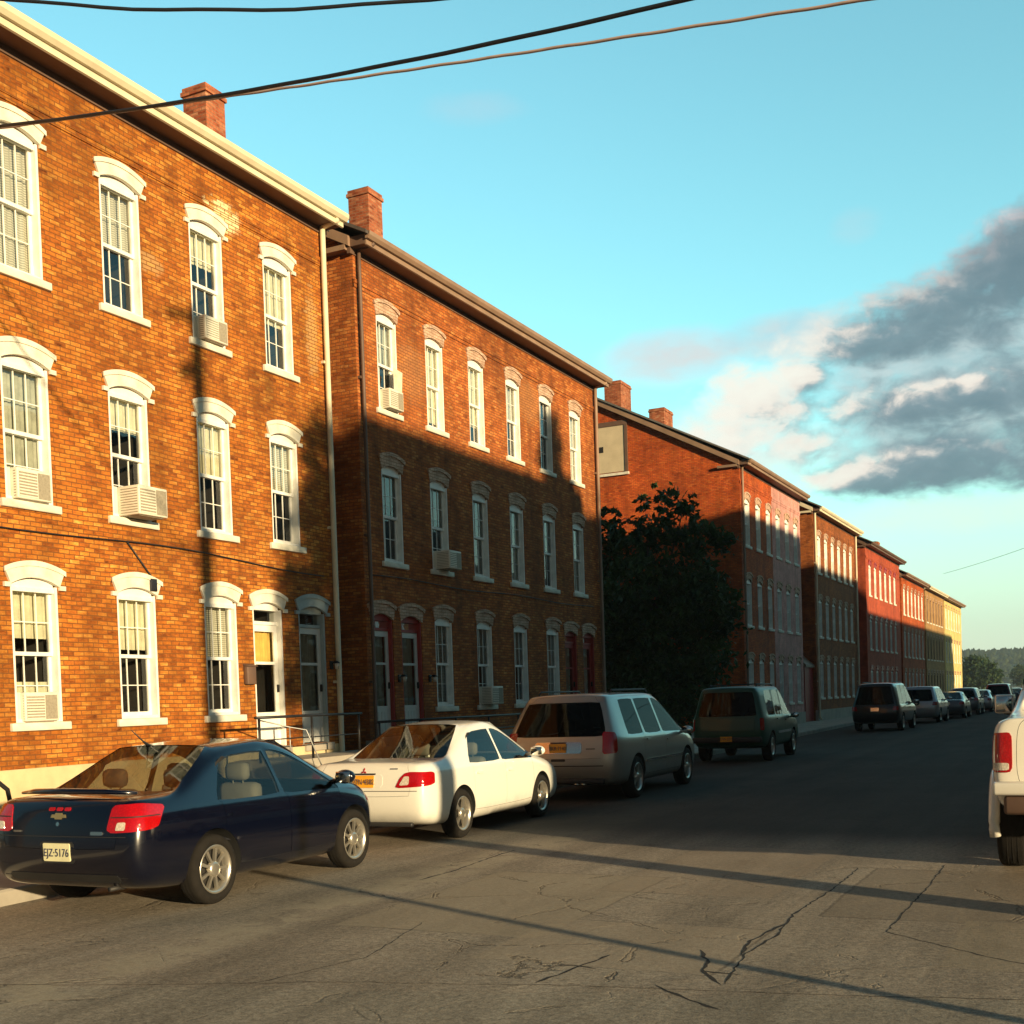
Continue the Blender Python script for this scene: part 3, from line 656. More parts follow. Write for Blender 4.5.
# --- second house
Y0 = 20.66; colsb = [21.86+2.014*i for i in range(6)]; WB = .80
ops = []
for fl in (3, 2): ops += [(c-Y0, ZS[fl], WB, WH, 'w', fl, i) for i, c in enumerate(colsb)]
ops += [(c-Y0, 1.66, WB, WH, 'w', 1, i) for i, c in enumerate(colsb) if 0 < i < 5]
DB = [(21.26-Y0, 1.1, .86, 2.55), (22.45-Y0, 1.1, .86, 2.55), (31.15-Y0, 1.1, .86, 2.55), (32.45-Y0, 1.1, .86, 2.55)]
B = house('brick row house with dark brown cornice and red arched doors, second along the street', -13.5, Y0, 33.5, 0, 11.1, 14, 3.7, M['brick_b'], ops+[(*d, 'd') for d in DB], M['browntrim2'], M['shingle'], zb=1.02, foundmat=M['concrete'],
          chimneys=[(3.85, -2.1, .60, .56, 13.95, 1)], spouts=[(.10, M['browntrim'], .04), (12.7, M['browntrim2'], .055)])
CBd = {(3, 0): [(.55, 1, 'curtain_b')], (3, 1): [(.1, 1, 'curtain')], (3, 2): [(.25, 1, 'curtain')]}
for o in ops: put_window(B, o[0], o[1], o[2], o[3], RI, STB, CBd.get((o[5], o[6]), rnd_cur(rs, .7)), seed=o[6]+o[5])
for i, d in enumerate(DB):
    put_door(B, *d, .12, dict(frame=M['redtrim'], door=M['stormgrey'] if i < 2 else M['redtrim'], lint=M['arch_brick'], lstyle='brick', cur='curtain_b', panel=True), i)
cb = MB(); cb.tube([(.035, y, 4.42+.03*math.sin(y*1.1)) for y in [.2+i*.4 for i in range(31)]], .010, 5); cb.build('service_cable', M['cable'], B)

# --- houses further up the street
def far_house(label, Y0, Y1, ze, wall, corn, roof, cols, zs, st, doors=(), split=None, chim=(), spouts=(), pale=.8, gut=None, w=.80, wh=2.0, lo_skip=()):
    ops = [(c-Y0, z, w, wh, 'w', k, i) for k, z in enumerate(zs) for i, c in enumerate(cols) if not (k == 2 and i in lo_skip)]
    dd = [(c-Y0, .75, .86, 2.5, 'd') for c in doors]
    h = house(label, -13.5, Y0, Y1, 0, ze, 13.6, 3.65, wall, ops+dd, corn, roof, zb=.7, foundmat=M['concrete'], split=split, chimneys=chim, spouts=spouts, gutter=gut)
    for o in ops: put_window(h, o[0], o[1], o[2], o[3], .12, st if not callable(st) else st(o), rnd_cur(rs, pale), seed=o[6])
    for c in dd: put_door(h, *c[:4], .12, dict(frame=M['white'], door=M['redtrim'], lint=M['arch_brick'], lstyle='brick', cur='curtain_b'), 3)
    return h
STD = dict(trim=M['browntrim2'], lint=M['arch_brick'], sill=M['hood'], lstyle='brick', grid=0)
STW = dict(trim=M['white'], lint=M['arch_brick'], sill=M['hood'], lstyle='brick', grid=0)
c3 = [50.45+1.78*i for i in range(6)]
H3 = far_house('brick row house with tall gable behind the tree and half its front painted pink', 49.4, 60.35, 11.35, M['brick_c'], M['browntrim2'], M['slate'], c3, (8.0, 4.6, 1.2), STW, split=(5.3, M['brick_pink']),
               chim=[(2.6, -6.3, 1.3, .8, 16.1, 1), (8.6, -6.3, 1.3, .8, 16.1, 1)], spouts=[(.12, M['browntrim2'], .05)])
# boarded attic window on its gable (faces the camera)
g = MB(); g.box(-6.95, -6.82, -.06, -.002, 11.55, 13.6); g.box(-5.05, -4.92, -.06, -.002, 11.55, 13.6); g.box(-6.95, -4.92, -.07, -.002, 13.6, 13.8); bo = g.build('window', M['browntrim'], H3)
MB().box(-6.82, -5.05, -.03, -.002, 11.6, 13.6).build('board', M['board'], bo)
MB().box(-7.0, -4.88, -.10, -.001, 11.44, 11.55).build('sill', M['hood'], bo)
MB().box(-6.55, -6.05, -.045, -.0302, 12.5, 12.75).build('vent', M['dark'], bo)
c4 = [64.75+1.78*i for i in range(6)]
H4 = far_house('brown brick row house with pale cream cornice beyond the pink front', 63.4, 75.2, 11.2, M['brick_d'], M['cream'], M['slate'], c4, (8.0, 4.6, 1.35), STW, spouts=[(.12, M['cream'], .06), (11.6, M['cream'], .06)])
# red covered stair on its near side
p = MB(); p.prism([(-.2, 0), (-3.2, 0), (-3.2, 4.6), (-1.9, 4.6), (-.2, 3.0)], 'y', -1.9, -.01); po = p.build('stair_porch', M['redtrim'], H4)
MB().prism([(-.1, 2.95), (-.1, 3.07), (-1.9, 4.75), (-3.3, 4.75), (-3.3, 4.62), (-1.92, 4.62)], 'y', -2.0, -.005).build('porch_roof', M['browntrim2'], po)
st5 = dict(trim=M['white'], lint=M['redtrim'], sill=M['hood'], lstyle='brick', grid=0)
c5 = [80.2+2.05*i for i in range(6)]
far_house('row house with brickwork painted red and dark roof edge', 78.7, 92.8, 10.95, M['brick_red_paint'], M['browntrim'], M['shingle'], c5, (7.8, 4.3, 1.0), st5, chim=[(13.4, -1.6, .7, .6, 12.6, 1)])
c6 = [95.0+2.0*i for i in range(6)]
far_house('orange brick row house with grey lower front, between red house and tan house', 93.7, 106.2, 10.2, M['brick_c'], M['browntrim2'], M['slate'], c6, (7.3, 4.1, .95), STW)
c7 = [108.3+2.0*i for i in range(6)]
far_house('tan brick row house second from the far end of the row', 107.1, 120.1, 10.15, M['brick_tan'], M['cream'], M['slate'], c7, (7.3, 4.1, .95), STD)
c8 = [121.9+2.3*i for i in range(6)]
far_house('pale yellow painted row house at the far end of the row', 120.6, 135.5, 10.1, M['brick_cream'], M['browntrim2'], M['slate'], c8, (7.3, 4.1, .95), STW)

# --- the row across the street (right, outside the view), whose shadow falls on the scene
def right_house(label, Y0, Y1, ze, rise, chim=()):
    L = Y1-Y0; n = int(L/2.4); ops = []
    for k in range(n):
        c = (k+.5)*L/n
        ops += [(c, 1.7, .85, 1.9, 'w'), (c, 4.9, .85, 1.9, 'w')]
    h = house(label, 7, Y0, Y1, PI, ze, 7.0, rise, M['brick_d'], ops, M['browntrim2'], M['slate'], zb=.8, foundmat=M['concrete'], chimneys=chim, group='houses across the street')
    for o in ops: put_window(h, o[0], o[1], o[2], o[3], .12, STW, None, lo=True)
    return h
right_house('brown brick two storey house across the street nearest the camera', 9.9, 20.9, 8.1, 3.65)
right_house('lower brown brick house across the street', 21.4, 24.8, 7.8, 3.3)
right_house('taller brown brick house across the street', 25.8, 49.0, 9.6, 3.9)
right_house('long brown brick house across the street', 49.5, 67.2, 8.7, 3.7)
right_house('lowest brown brick house across the street at the far end', 67.7, 115.0, 7.1, 3.6)

# ------------------------------------------------------------------ raised walk, railings, small things on the walls
mb = MB(); mb.box(-13.44, -12.25, 16.3, 33.3, .0, .86); mb.box(-12.24, -11.6, 16.6, 18.4, .0, .62); mb.box(-11.59, -11.2, 16.6, 18.4, 0, .40)
mb.box(-13.44, -12.25, 3.0, 16.29, .0, .50)
tag(mb.build('raised_walk', M['concrete']), kind='structure')
for dy, y0 in ((17.45, A), (18.80, A)):
    pass
def railing(label, x, y0, y1, zb, h=.74, step=.0, rails=(1.0, .55), post=1.7):
    r = empty('railing', (x, y0, zb), 0, label, 'railing', 'iron railings on the raised walk')
    L = y1-y0; n = max(1, round(L/post))
    m = MB(); m.tube([(0, -.1, h), (0, L/2, h+.004), (0, L+.1, h)], .024, 8); m.build('top_rail', M['iron'], r)
    m = MB(); m.tube([(0, 0, h*.5), (0, L, h*.5)], .012, 6); m.build('lower_rail', M['iron'], r)
    for k in range(n+1): MB().tube([(0, L*k/n, 0), (0, L*k/n, h)], .022, 8).build('post', M['iron'], r)
    return r
railing('black iron railing in front of the white and the grey storm doors', -12.33, 15.6, 18.5, .86)
railing('black iron railing in front of the two red arched doors', -12.33, 19.2, 25.2, .86, h=.56)
def handrail(label, pts, posts, rad, mat):
    r = empty('handrail', pts[-1], 0, label, 'handrail'); o = Vector(pts[-1])
    MB().tube([Vector(p)-o for p in pts], rad, 8).build('rail', mat, r)
    for p, z in posts: MB().tube([Vector((p[0], p[1], z))-o, Vector(p)-o], rad, 8).build('post', mat, r)
handrail('slim pale grey step handrail bent in front of the white storm door', [(-12.62, 16.0, 1.55), (-12.4, 16.5, 1.42), (-12.2, 16.7, 1.36), (-12.0, 16.9, .63)], [((-12.4, 16.5, 1.42), .86)], .011, M['galv'])
handrail('dark sloping step handrail at the left edge beside the blue sedan', [(-12.3, 9.9, 1.35), (-12.3, 10.55, .84), (-12.3, 10.62, .505)], [((-12.3, 9.9, 1.35), .5)], .03, M['iron'])

def ac_unit(label, y, z, w=.58, h=.40, d=.42, out=.30, panels=True, X=-13.5):
    r = empty('air_conditioner', (X+.0, y, z), 0, label, 'air conditioner', 'window air conditioners')
    b = MB(); b.bbox(-.14, out, -w/2, w/2, .012, h, .015); b.build('case', M['acw'], r)
    g = MB()
    for k in range(9):
        zz = .05+(h-.1)*k/8; g.box(out, out+.006, -w/2+.03, w/2*.15, zz-.008, zz+.010)
    g.box(out+.0005, out+.004, -w/2+.03, w/2*.15, .04, h-.04, 1); g.box(out+.0005, out+.005, w/2*.2, w/2-.03, .04, h-.04, 1)
    for k in range(10):
        zz = .05+(h-.1)*k/9; g.box(.03, out-.03, w/2, w/2+.005, zz-.006, zz+.006, 1); g.box(.03, out-.03, -w/2-.005, -w/2, zz-.006, zz+.006, 1)
    g.build('grille', [M['acw'], M['acg']], r)
    MB().box(-.07, -.03, -w/2-.10, -w/2-.004, .0, h).build('side_panel', M['acw'], r); MB().box(-.07, -.03, w/2+.004, w/2+.10, 0, h).build('side_panel', M['acw'], r)
    MB().box(-.02, out-.05, -w/2+.05, w/2-.05, .0, .0115).build('foot', M['acg'], r)
    return r
ac_unit('white air conditioner set low in the second floor window furthest left', 12.2, 4.765, .60, .44, out=.10)
ac_unit('white boxy air conditioner sticking out of the second floor window, second from left', 14.22, 4.765, .62, .46, out=.40)
ac_unit('white air conditioner in the top floor window left of the long pole shadow', 16.17, 7.965, .58, .40, out=.16)
ac_unit('wide white air conditioner in the ground floor window furthest left', 12.2, 1.665, .60, .42, out=.05)
ac_unit('pale air conditioner in the shaded middle floor window over the red doors', 23.9, 4.765, .55, .42, out=.36)
ac_unit('pale air conditioner in the shaded ground floor window above the white sedan', 25.9, 1.665, .60, .44, out=.30)
ac_unit('pale air conditioner with hanging cloth in the top floor window of the second house', 21.86, 7.965, .55, .42, out=.20)
cl = MB(); cl.add([(.0, .0, .9), (.02, .34, .86), (.0, 0, .45), (.05, .24, .35), (.02, .02, .05), (.04, .2, -.05)], [(0, 1, 3, 2), (2, 3, 5, 4)], 0, True)
tag(cl.build('cloth', M['curtain'], None, (-13.42, 21.95, 8.0)), 'white cloth hanging out of the top floor window over the shaded house corner', 'cloth')

def wall_lamp(label, y, z):
    r = empty('wall_lamp', (-13.5, y, z), 0, label, 'wall lamp', 'wall lamps beside the doors')
    MB().bbox(.0, .03, -.05, .05, -.08, .08, .008).build('back_plate', M['iron'], r)
    m = MB(); m.tube([(.03, 0, .02), (.10, 0, .08), (.14, 0, .06)], .010, 6); m.lathe_z([(.02, .08), (.06, .05), (.065, .03)], 10, 0, .14, 0); m.build('bracket', M['iron'], r)
    m = MB(); m.lathe_z([(.0, -.08), (.035, -.08), (.05, .03), (.0, .03)], 10, 0, .14, 0); m.build('lamp_glass', M['clear_lens'], r)
wall_lamp('small dark wall lamp right of the grey storm door', 19.36, 2.55)
wall_lamp('small dark wall lamp between the two red arched doors', 21.86, 2.3)
wall_lamp('small dark wall lamp right of the pair of red arched doors', 23.15, 2.3)
r = empty('mailbox', (-13.5, 16.82, 2.35), 0, 'brown metal mailbox on the brick left of the white storm door', 'mailbox')
MB().bbox(0, .10, -.12, .12, -.17, .16, .015).build('box', M['browntrim'], r); m = MB(); m.prism([(0, .165), (.13, .145), (.13, .158), (0, .195)], 'y', -.13, .13); m.build('lid', M['browntrim'], r)

# ------------------------------------------------------------------ poles and wires
def pole(label, x, y, h, rad, arms=(), can=None):
    r = empty('utility_pole', (x, y, 0), 0, label, 'utility pole', 'utility poles')
    MB().tube([(0, 0, 0), (0, 0, h*.5), (0, 0, h)], [rad, rad*.88, rad*.72], 12).build('pole', M['wood'], r)
    for z, a, L in arms:
        m = MB(); d = Vector((math.cos(a), math.sin(a), 0)); n = Vector((-d.y, d.x, 0))*.05
        p = [Vector((0, 0, z))+d*s*L/2+n*t for s in (-1, 1) for t in (-1, 1)]; off = n.normalized()*rad*1.05
        m.add([q+off+Vector((0, 0, dz)) for dz in (0, .12) for q in p], [(0, 1, 3, 2), (4, 6, 7, 5), (0, 4, 5, 1), (2, 3, 7, 6), (0, 2, 6, 4), (1, 5, 7, 3)])
        c = m.build('crossarm', M['wood'], r)
        for s in (-.9, -.4, .4, .9):
            q = Vector((0, 0, z+.12))+d*s*L/2+off; MB().lathe_z([(.02, q.z), (.045, q.z+.03), (.03, q.z+.08), (.045, q.z+.1), (0, q.z+.14)], 8, 0, q.x, q.y).build('insulator', M['galv'], c)
    if can:
        m = MB(); m.lathe_z([(0, can), (.21, can), (.23, can+.05), (.23, can+.75), (.2, can+.8), (0, can+.82)], 16, 0, -.02, -rad-.26); m.build('transformer', M['galv'], r)
        MB().box(-.06, .06, -rad-.06, -rad+.02, can+.2, can+.5).build('bracket', M['galv'], r)
    return r
pole('wooden utility pole with two crossarms on the right pavement', 2.35, 8.55, 11.3, .20, [(11.0, 2.2, 1.8), (10.1, 2.5, 1.6)])
sp_ = empty('sign_post', (2.3, 5.38, 0), 0, 'plain metal sign post on the right pavement outside the view', 'sign post')
MB().tube([(0, 0, 0), (0, 0, 3.3)], .055, 10).build('post', M['galv'], sp_)
MB().box(-.065, -.057, -.20, .20, 2.75, 3.28).build('sign_plate', M['galv'], sp_)
pole('wooden utility pole on the left pavement beside the first house', -11.5, 5.0, 9.0, .15, [(8.6, 0, 1.4)])
def wire(name, label, a, b, sag, rad, mat, wob=0, n=60, seed=1):
    a, b = Vector(a), Vector(b); rnd = random.Random(seed); P = []
    for i in range(n+1):
        t = i/n; p = a.lerp(b, t); p.z -= sag*4*t*(1-t)
        if wob and 0 < i < n: p.z += wob*math.sin(i*1.3+seed); 
        P.append(p)
    m = MB(); m.tube(P, rad, 6); return tag(m.build(name, mat), label, 'wire', 'overhead wires')
wire('overhead_wire', 'thick black overhead wire slanting over the first house to the top edge', (-13.4, 10.05, 8.95), (2.2, 8.75, 6.742), .35, .018, M['cable'], .002)
wire('overhead_wire', 'pale reddish twisted overhead wire ending furthest right along the top edge', (-13.4, 10.44, 9.06), (2.2, 9.15, 6.293), .05, .013, M['cable_pale'], .003, n=120, seed=3)
wire('overhead_wire', 'wavy dark overhead wire along the very top edge', (-11.5, 5.0, 8.67), (2.2, 8.85, 7.414), 1.55, .012, M['cable'], .006, seed=5)
wire('overhead_wire', 'thin grey far wire in the pale sky over the street end', (-13.2, 118, 12.2), (7.5, 66, 12.6), .5, .016, M['cable'], seed=6)

# ------------------------------------------------------------------ trees
def crown_mesh(blobs, n, size, seed, mat, core=.55):
    rnd = random.Random(seed); tot = sum(b[3]*b[4]*b[5] for b in blobs); vs = []; fs = []
    for bx, by, bz, ax, ay, az in blobs:
        k = int(n*ax*ay*az/tot)
        for c in range(max(1, k//14)):                         # leaf clusters
            while True:
                p = Vector((rnd.uniform(-1, 1), rnd.uniform(-1, 1), rnd.uniform(-1, 1)))
                if core*rnd.random() < p.length <= 1: break
            cx = Vector((bx+p.x*ax, by+p.y*ay, bz+p.z*az)); rad = rnd.uniform(.12, .34)*max(.6, min(ax, ay))
            for q in range(14):
                d = Vector((rnd.gauss(0, 1), rnd.gauss(0, 1), rnd.gauss(0, .7)))*rad*.6; c0 = cx+d
                nrm = Vector((rnd.gauss(0, 1), rnd.gauss(0, 1), rnd.gauss(.4, 1))).normalized(); t = nrm.orthogonal().normalized()
                t.rotate(Matrix.Rotation(rnd.uniform(0, 6.28), 3, nrm)); bt = nrm.cross(t); s = size*rnd.uniform(.6, 1.3); o = len(vs)
                vs += [c0-t*s, c0+bt*s*.45+nrm*s*.12, c0+t*s, c0-bt*s*.45+nrm*s*.12]; fs.append((o, o+1, o+2, o+3))
    me = bpy.data.meshes.new('crown'); me.from_pydata([v[:] for v in vs], [], fs); me.materials.append(mat); return me
def tree(label, x, y, h, rad, blobs, n, size, seed, mat, limbs=6, z0=0, group=None):
    r = empty('tree', (x, y, z0), 0, label, 'tree', group); rnd = random.Random(seed)
    m = MB(); th = h*.42
    m.tube([(0, 0, 0), (.05, .03, th*.4), (-.03, .05, th*.8), (.02, 0, th*1.25)], [rad*1.35, rad, rad*.8, rad*.5], 10)
    for k in range(limbs):
        a = 2*PI*k/limbs+rnd.uniform(-.3, .3); b = blobs[k % len(blobs)]; s0 = th*rnd.uniform(.5, 1.1); e = Vector((b[0]+math.cos(a)*.5*b[3], b[1]+math.sin(a)*.5*b[4], b[2]+.2*b[5]))
        s = Vector((0, 0, s0)); mid = s.lerp(e, .5)+Vector((0, 0, -.05*h)); m.tube([s, mid, e], [rad*.5, rad*.32, rad*.1], 7)
    m.build('trunk', M['bark'], r); link('crown', crown_mesh(blobs, n, size, seed, mat), r)
    return r
tree('large dark leafy tree in the gap beside the second house', -15.2, 42.0, 9.6, .2,
     [(-.3, 0, 7.4, 1.0, 1.2, 1.0), (1.3, -.2, 8.1, .95, 1.0, 1.1), (2.2, .2, 6.8, .9, 1.1, 1.3), (-1.9, .2, 7.3, 1.1, 1.2, 1.2), (-2.6, .1, 5.8, .9, 1.2, 1.3), (.2, -.4, 5.4, 2.3, 1.9, 1.5), (2.3, -.3, 4.9, 1.3, 1.5, 1.5), (1.4, -.3, 3.4, 1.9, 1.8, 1.7), (-1.6, 0, 3.6, 2.0, 1.8, 2.0), (.3, -.6, 1.7, 2.6, 1.8, 1.4), (.5, 0, 8.9, .55, .6, .55), (-1.2, 0, 8.4, .5, .6, .5), (3.0, 0, 7.4, .5, .6, .6), (-3.1, 0, 6.9, .5, .6, .6)], 27000, .15, 5, M['leaf'])
tree('dark bushy tree against the wooded hill at the street end', -27.0, 300.0, 9.2, .35,
     [(0, 0, 5.6, 3.4, 3, 3), (-3.4, 0, 4.2, 2.6, 2.6, 2.4), (3.0, 0, 4.4, 2.8, 2.6, 2.6), (.5, -.5, 3.0, 5.2, 3, 2.2)], 9000, .42, 9, M['leaf'])
for i, (x, y, h) in enumerate(((-19.0, 36.5, 3.0), (-17.0, 46.4, 3.4))):
    tree(('low dark bush in the yard behind the second house', 'low dark bush in front of the brick gable end')[i], x, y, h, .06, [(0, 0, h*.5, 1.5, 1.3, h*.42), (.9, .2, h*.38, 1.1, 1.1, h*.33)], 5000, .13, 12+i, M['leaf2'], limbs=3)
tree('leafy street tree at the corner of the house across the street', 6.0, 10.4, 11.0, .17, [(0, .2, 7.0, 1.5, 1.5, 2.6), (.2, .4, 9.3, 1.3, 1.2, 1.6), (-.1, -.2, 5.6, 1.2, 1.15, 1.1)], 9000, .16, 51, M['leaf2'], limbs=5, group='trees across the street')
tree('tall slim tree behind the houses across the street', 12.0, 18.5, 14.4, .2, [(0, 0, 12.3, .8, .8, 2.0), (.3, .9, 11.3, .9, .9, 1.3), (-.2, -1.2, 11.2, .7, .9, 1.0)], 5000, .16, 52, M['leaf2'], limbs=4, group='trees across the street')
tree('round tree behind the houses across the street', 12.2, 22.6, 13.2, .2, [(0, 0, 10.2, 1.4, 1.8, 2.1)], 5000, .16, 53, M['leaf2'], limbs=4, group='trees across the street')
def far_trees():
    spots = [(-38, 240, 6.0), (-14, 330, 5.5), (-46, 330, 8.0), (-8, 260, 4.5), (-24, 420, 8)]
    labs = ['low green tree left of the dark bushy tree at the street end', 'small green tree right of the dark bushy tree at the street end', 'green tree behind the far end of the row', 'small roadside tree beyond the last parked cars', 'distant tree at the foot of the wooded hill']
    for i, (x, y, h) in enumerate(spots):
        tree(labs[i], x, y, h, .2, [(0, 0, h*.55, h*.42, h*.4, h*.42), (h*.3, 0, h*.4, h*.3, h*.3, h*.3)], 2500, .4, 30+i, M['leaf2'], limbs=3, group='trees at the street end')
far_trees()

# ------------------------------------------------------------------ vehicles
# a body is a lofted cage (rows of half sections), subdivided, wheel arches cut, then split into its panels
G_BODY, G_WELL, G_SIDE, G_WS, G_RW, G_FD, G_RD, G_BACK, G_HOOD = range(9)
def section(s):
    W = s['w']; zb = s['zb']; zl = s['zl']; yb = s['yb']; zm = s.get('zm', zb+(zl-zb)*.5)
    p = [(0, yb, zb), (.68*W, yb, zb), (.90*W, yb, zb+.015), (.975*W, yb, zb+.12), (W, yb, zm), (.988*W, yb, zl-.07), (.945*W, yb, zl)]
    yt = s.get('yt', yb); dy = s.get('dy')
    if s.get('cab'):
        wt, zt = s['wt'], s['zt']
        p += [(wt, yt, zt-.125), (wt-.05, yt, zt-.05), (wt-.13, yt, zt-.018), (0, yt, zt)]
    else:
        d = s['zd']-zl; bw = s.get('bow', 0)
        p += [(.915*W, yb+bw*.05, zl+.30*d), (.87*W, yb+bw*.25, zl+.62*d), (.79*W, yb+bw*.5, zl+.84*d), (0, yb+bw, s['zd'])]
    if dy: p = [(x, y+e, z) for (x, y, z), e in zip(p, dy)]
    return p

def body_parts(S, arches, mi_fn, cap_fn, bulge=(.06, .05), level=2):
    n = len(S); rows = 11; vs = []; idx = {}
    def V(key, p):
        if key not in idx: idx[key] = len(vs); vs.append(p)
        return idx[key]
    sec = [section(s) for s in S]
    def P(i, r, sgn):
        x, y, z = sec[i][r]
        return V((i, r, 0 if r in (0, 10) else sgn), (x*sgn if r not in (0, 10) else 0, y, z))
    fs = []; ms = []
    for i in range(n-1):
        for r in range(rows-1):
            for sg in (1, -1):
                fs.append([P(i, r, sg), P(i+1, r, sg), P(i+1, r+1, sg), P(i, r+1, sg)]); ms.append(mi_fn(i, r))
    for end, (i, sgy) in enumerate(((0, -1), (n-1, 1))):
        def E(r, sg): return P(i, r, sg)
        def I(r, sg):
            if r == 2: return P(i, 1, sg)
            if r == 8: return P(i, 9, sg)
            x, y, z = sec[i][r]; return V((i, r, 'I', sg), (x*.90*sg, y+sgy*bulge[end]*.5, z))
        def Cc(r):
            if r == 2: return P(i, 0, 1)
            if r == 8: return P(i, 10, 1)
            x, y, z = sec[i][r]; return V((i, r, 'C'), (0, y+sgy*bulge[end], z))
        for r in range(2, 8):
            for sg in (1, -1):
                fs.append([E(r, sg), E(r+1, sg), I(r+1, sg), I(r, sg)]); ms.append(cap_fn(end, r, 0))
                fs.append([I(r, sg), I(r+1, sg), Cc(r+1), Cc(r)]); ms.append(cap_fn(end, r, 1))
    me = bpy.data.meshes.new('cage'); me.from_pydata(vs, [], fs)
    for k in range(9): me.materials.append(M['dark'])
    me.polygons.foreach_set('material_index', ms)
    bm = bmesh.new(); bm.from_mesh(me); bmesh.ops.recalc_face_normals(bm, faces=bm.faces)
    cl = bm.edges.layers.float.get('crease_edge') or bm.edges.layers.float.new('crease_edge')
    gl = (G_SIDE, G_WS, G_RW)
    for e in bm.edges:
        m = [f.material_index for f in e.link_faces]
        if len(m) == 2 and m[0] != m[1]:
            e[cl] = 1.0 if any(k in gl for k in m) else .25
    vl = bm.verts.layers.float.get('crease_vert') or bm.verts.layers.float.new('crease_vert')
    for v in bm.verts:
        for k in gl:
            if sum(f.material_index == k for f in v.link_faces) == 1: v[vl] = max(v[vl], .72)
    bm.to_mesh(me); bm.free()
    ob = bpy.data.objects.new('cage', me); COL.objects.link(ob)
    md = ob.modifiers.new('s', 'SUBSURF'); md.levels = level; md.render_levels = level
    cuts = []
    for (ay, az, ar, xw) in arches:
        c = MB(); c.lathe_x([(xw-.34, .001), (xw-.34, ar), (xw+.4, ar), (xw+.4, .001)], 40, 1, 0, ay, az)
        cx = MB(); 
        for sg in (1, -1):
            m2 = MB(); m2.lathe_x([(sg*(xw-.34), .0), (sg*(xw-.34), ar), (sg*(xw+.4), ar), (sg*(xw+.4), 0)], 40, 1, 0, ay, az)
            mm = m2.mesh('cut', [M['dark']]*9); bmm = bmesh.new(); bmm.from_mesh(mm); bmesh.ops.remove_doubles(bmm, verts=bmm.verts, dist=1e-5)
            bmesh.ops.dissolve_degenerate(bmm, edges=bmm.edges, dist=1e-5); bmesh.ops.recalc_face_normals(bmm, faces=bmm.faces)
            for f in bmm.faces: f.material_index = 1
            bmm.to_mesh(mm); bmm.free()
            co = bpy.data.objects.new('cut', mm); COL.objects.link(co); cuts.append(co)
            b = ob.modifiers.new('b', 'BOOLEAN'); b.object = co; b.operation = 'DIFFERENCE'; b.solver = 'EXACT'
    bpy.context.view_layer.update(); dg = bpy.context.evaluated_depsgraph_get(); dg.update()
    out = bpy.data.meshes.new_from_object(ob.evaluated_get(dg))
    for o in cuts+[ob]: bpy.data.objects.remove(o)
    return out

def split(me, k, mats, name, gap=0, flange=.02, offs=0, keep=None):
    bm = bmesh.new(); bm.from_mesh(me)
    kk = keep if keep is not None else (k,)
    bmesh.ops.delete(bm, geom=[f for f in bm.faces if f.material_index not in kk], context='FACES')
    if not bm.faces: bm.free(); return None
    bm.normal_update()
    if offs:
        nn = {v: v.normal.copy() for v in bm.verts}
        for v in bm.verts: v.co -= nn[v]*offs
    if gap:
        be = [e for e in bm.edges if e.is_boundary]; mv = {}
        for e in be:
            f = e.link_faces[0]; d = f.normal.cross((e.verts[1].co-e.verts[0].co).normalized())
            if d.dot(f.calc_center_median()-e.verts[0].co) < 0: d = -d
            for v in e.verts: mv[v] = mv.get(v, Vector())+d
        for v, d in mv.items(): v.co += d.normalized()*gap
        nv = {v: v.normal.copy() for v in mv}
        r = bmesh.ops.extrude_edge_only(bm, edges=be); new = [g for g in r['geom'] if isinstance(g, bmesh.types.BMVert)]
        src = list(nv.items())
        for g in new:
            nrm = min(src, key=lambda q: (q[0].co-g.co).length_squared)[1]; g.co -= nrm*flange
    for f in bm.faces: f.material_index = 0; f.smooth = True
    m2 = bpy.data.meshes.new(name); bm.to_mesh(m2); bm.free(); m2.materials.append(mats)
    m2.set_sharp_from_angle(angle=R(42)); return m2

def patch(bvh, poly, o, au, av, dn, off, mat, name, parent, depth=.012, step=.05, smooth=True):
    """a lens, trim or plate lying on the bodywork: outline in the plane (o, au, av) carried along dn onto the body"""
    o, au, av, dn = Vector(o), Vector(au), Vector(av), Vector(dn).normalized()
    bm = bmesh.new(); f = bm.faces.new([bm.verts.new((u, v, 0)) for u, v in poly])
    us = [p[0] for p in poly]; vv = [p[1] for p in poly]
    for ax, lo, hi in ((0, min(us), max(us)), (1, min(vv), max(vv))):
        k = lo+step
        while k < hi-1e-4:
            bmesh.ops.bisect_plane(bm, geom=list(bm.verts)+list(bm.edges)+list(bm.faces), plane_co=(k, 0, 0) if ax == 0 else (0, k, 0), plane_no=(1, 0, 0) if ax == 0 else (0, 1, 0)); k += step
    pos = {}
    for v in bm.verts:
        p = o+au*v.co.x+av*v.co.y; hit = bvh.ray_cast(p-dn*1.5, dn, 4)
        h = hit[0] if hit[0] is not None else bvh.find_nearest(p)[0]; pos[v] = h
    vs = list(bm.verts); bm.verts.index_update(); n = len(vs)
    V = [pos[v]-dn*off for v in vs]+[pos[v]+dn*depth for v in vs]
    F = [[v.index for v in f.verts] for f in bm.faces]; F2 = [[n+i for i in q[::-1]] for q in F]
    SK = [(e.verts[0].index, e.verts[1].index, n+e.verts[1].index, n+e.verts[0].index) for e in bm.edges if e.is_boundary]
    bm.free(); mb = MB(); mb.add(V, F, 0, smooth); mb.add(V, F2+SK, 0, False)
    me = mb.mesh(name, mat); return link(name, me, parent)

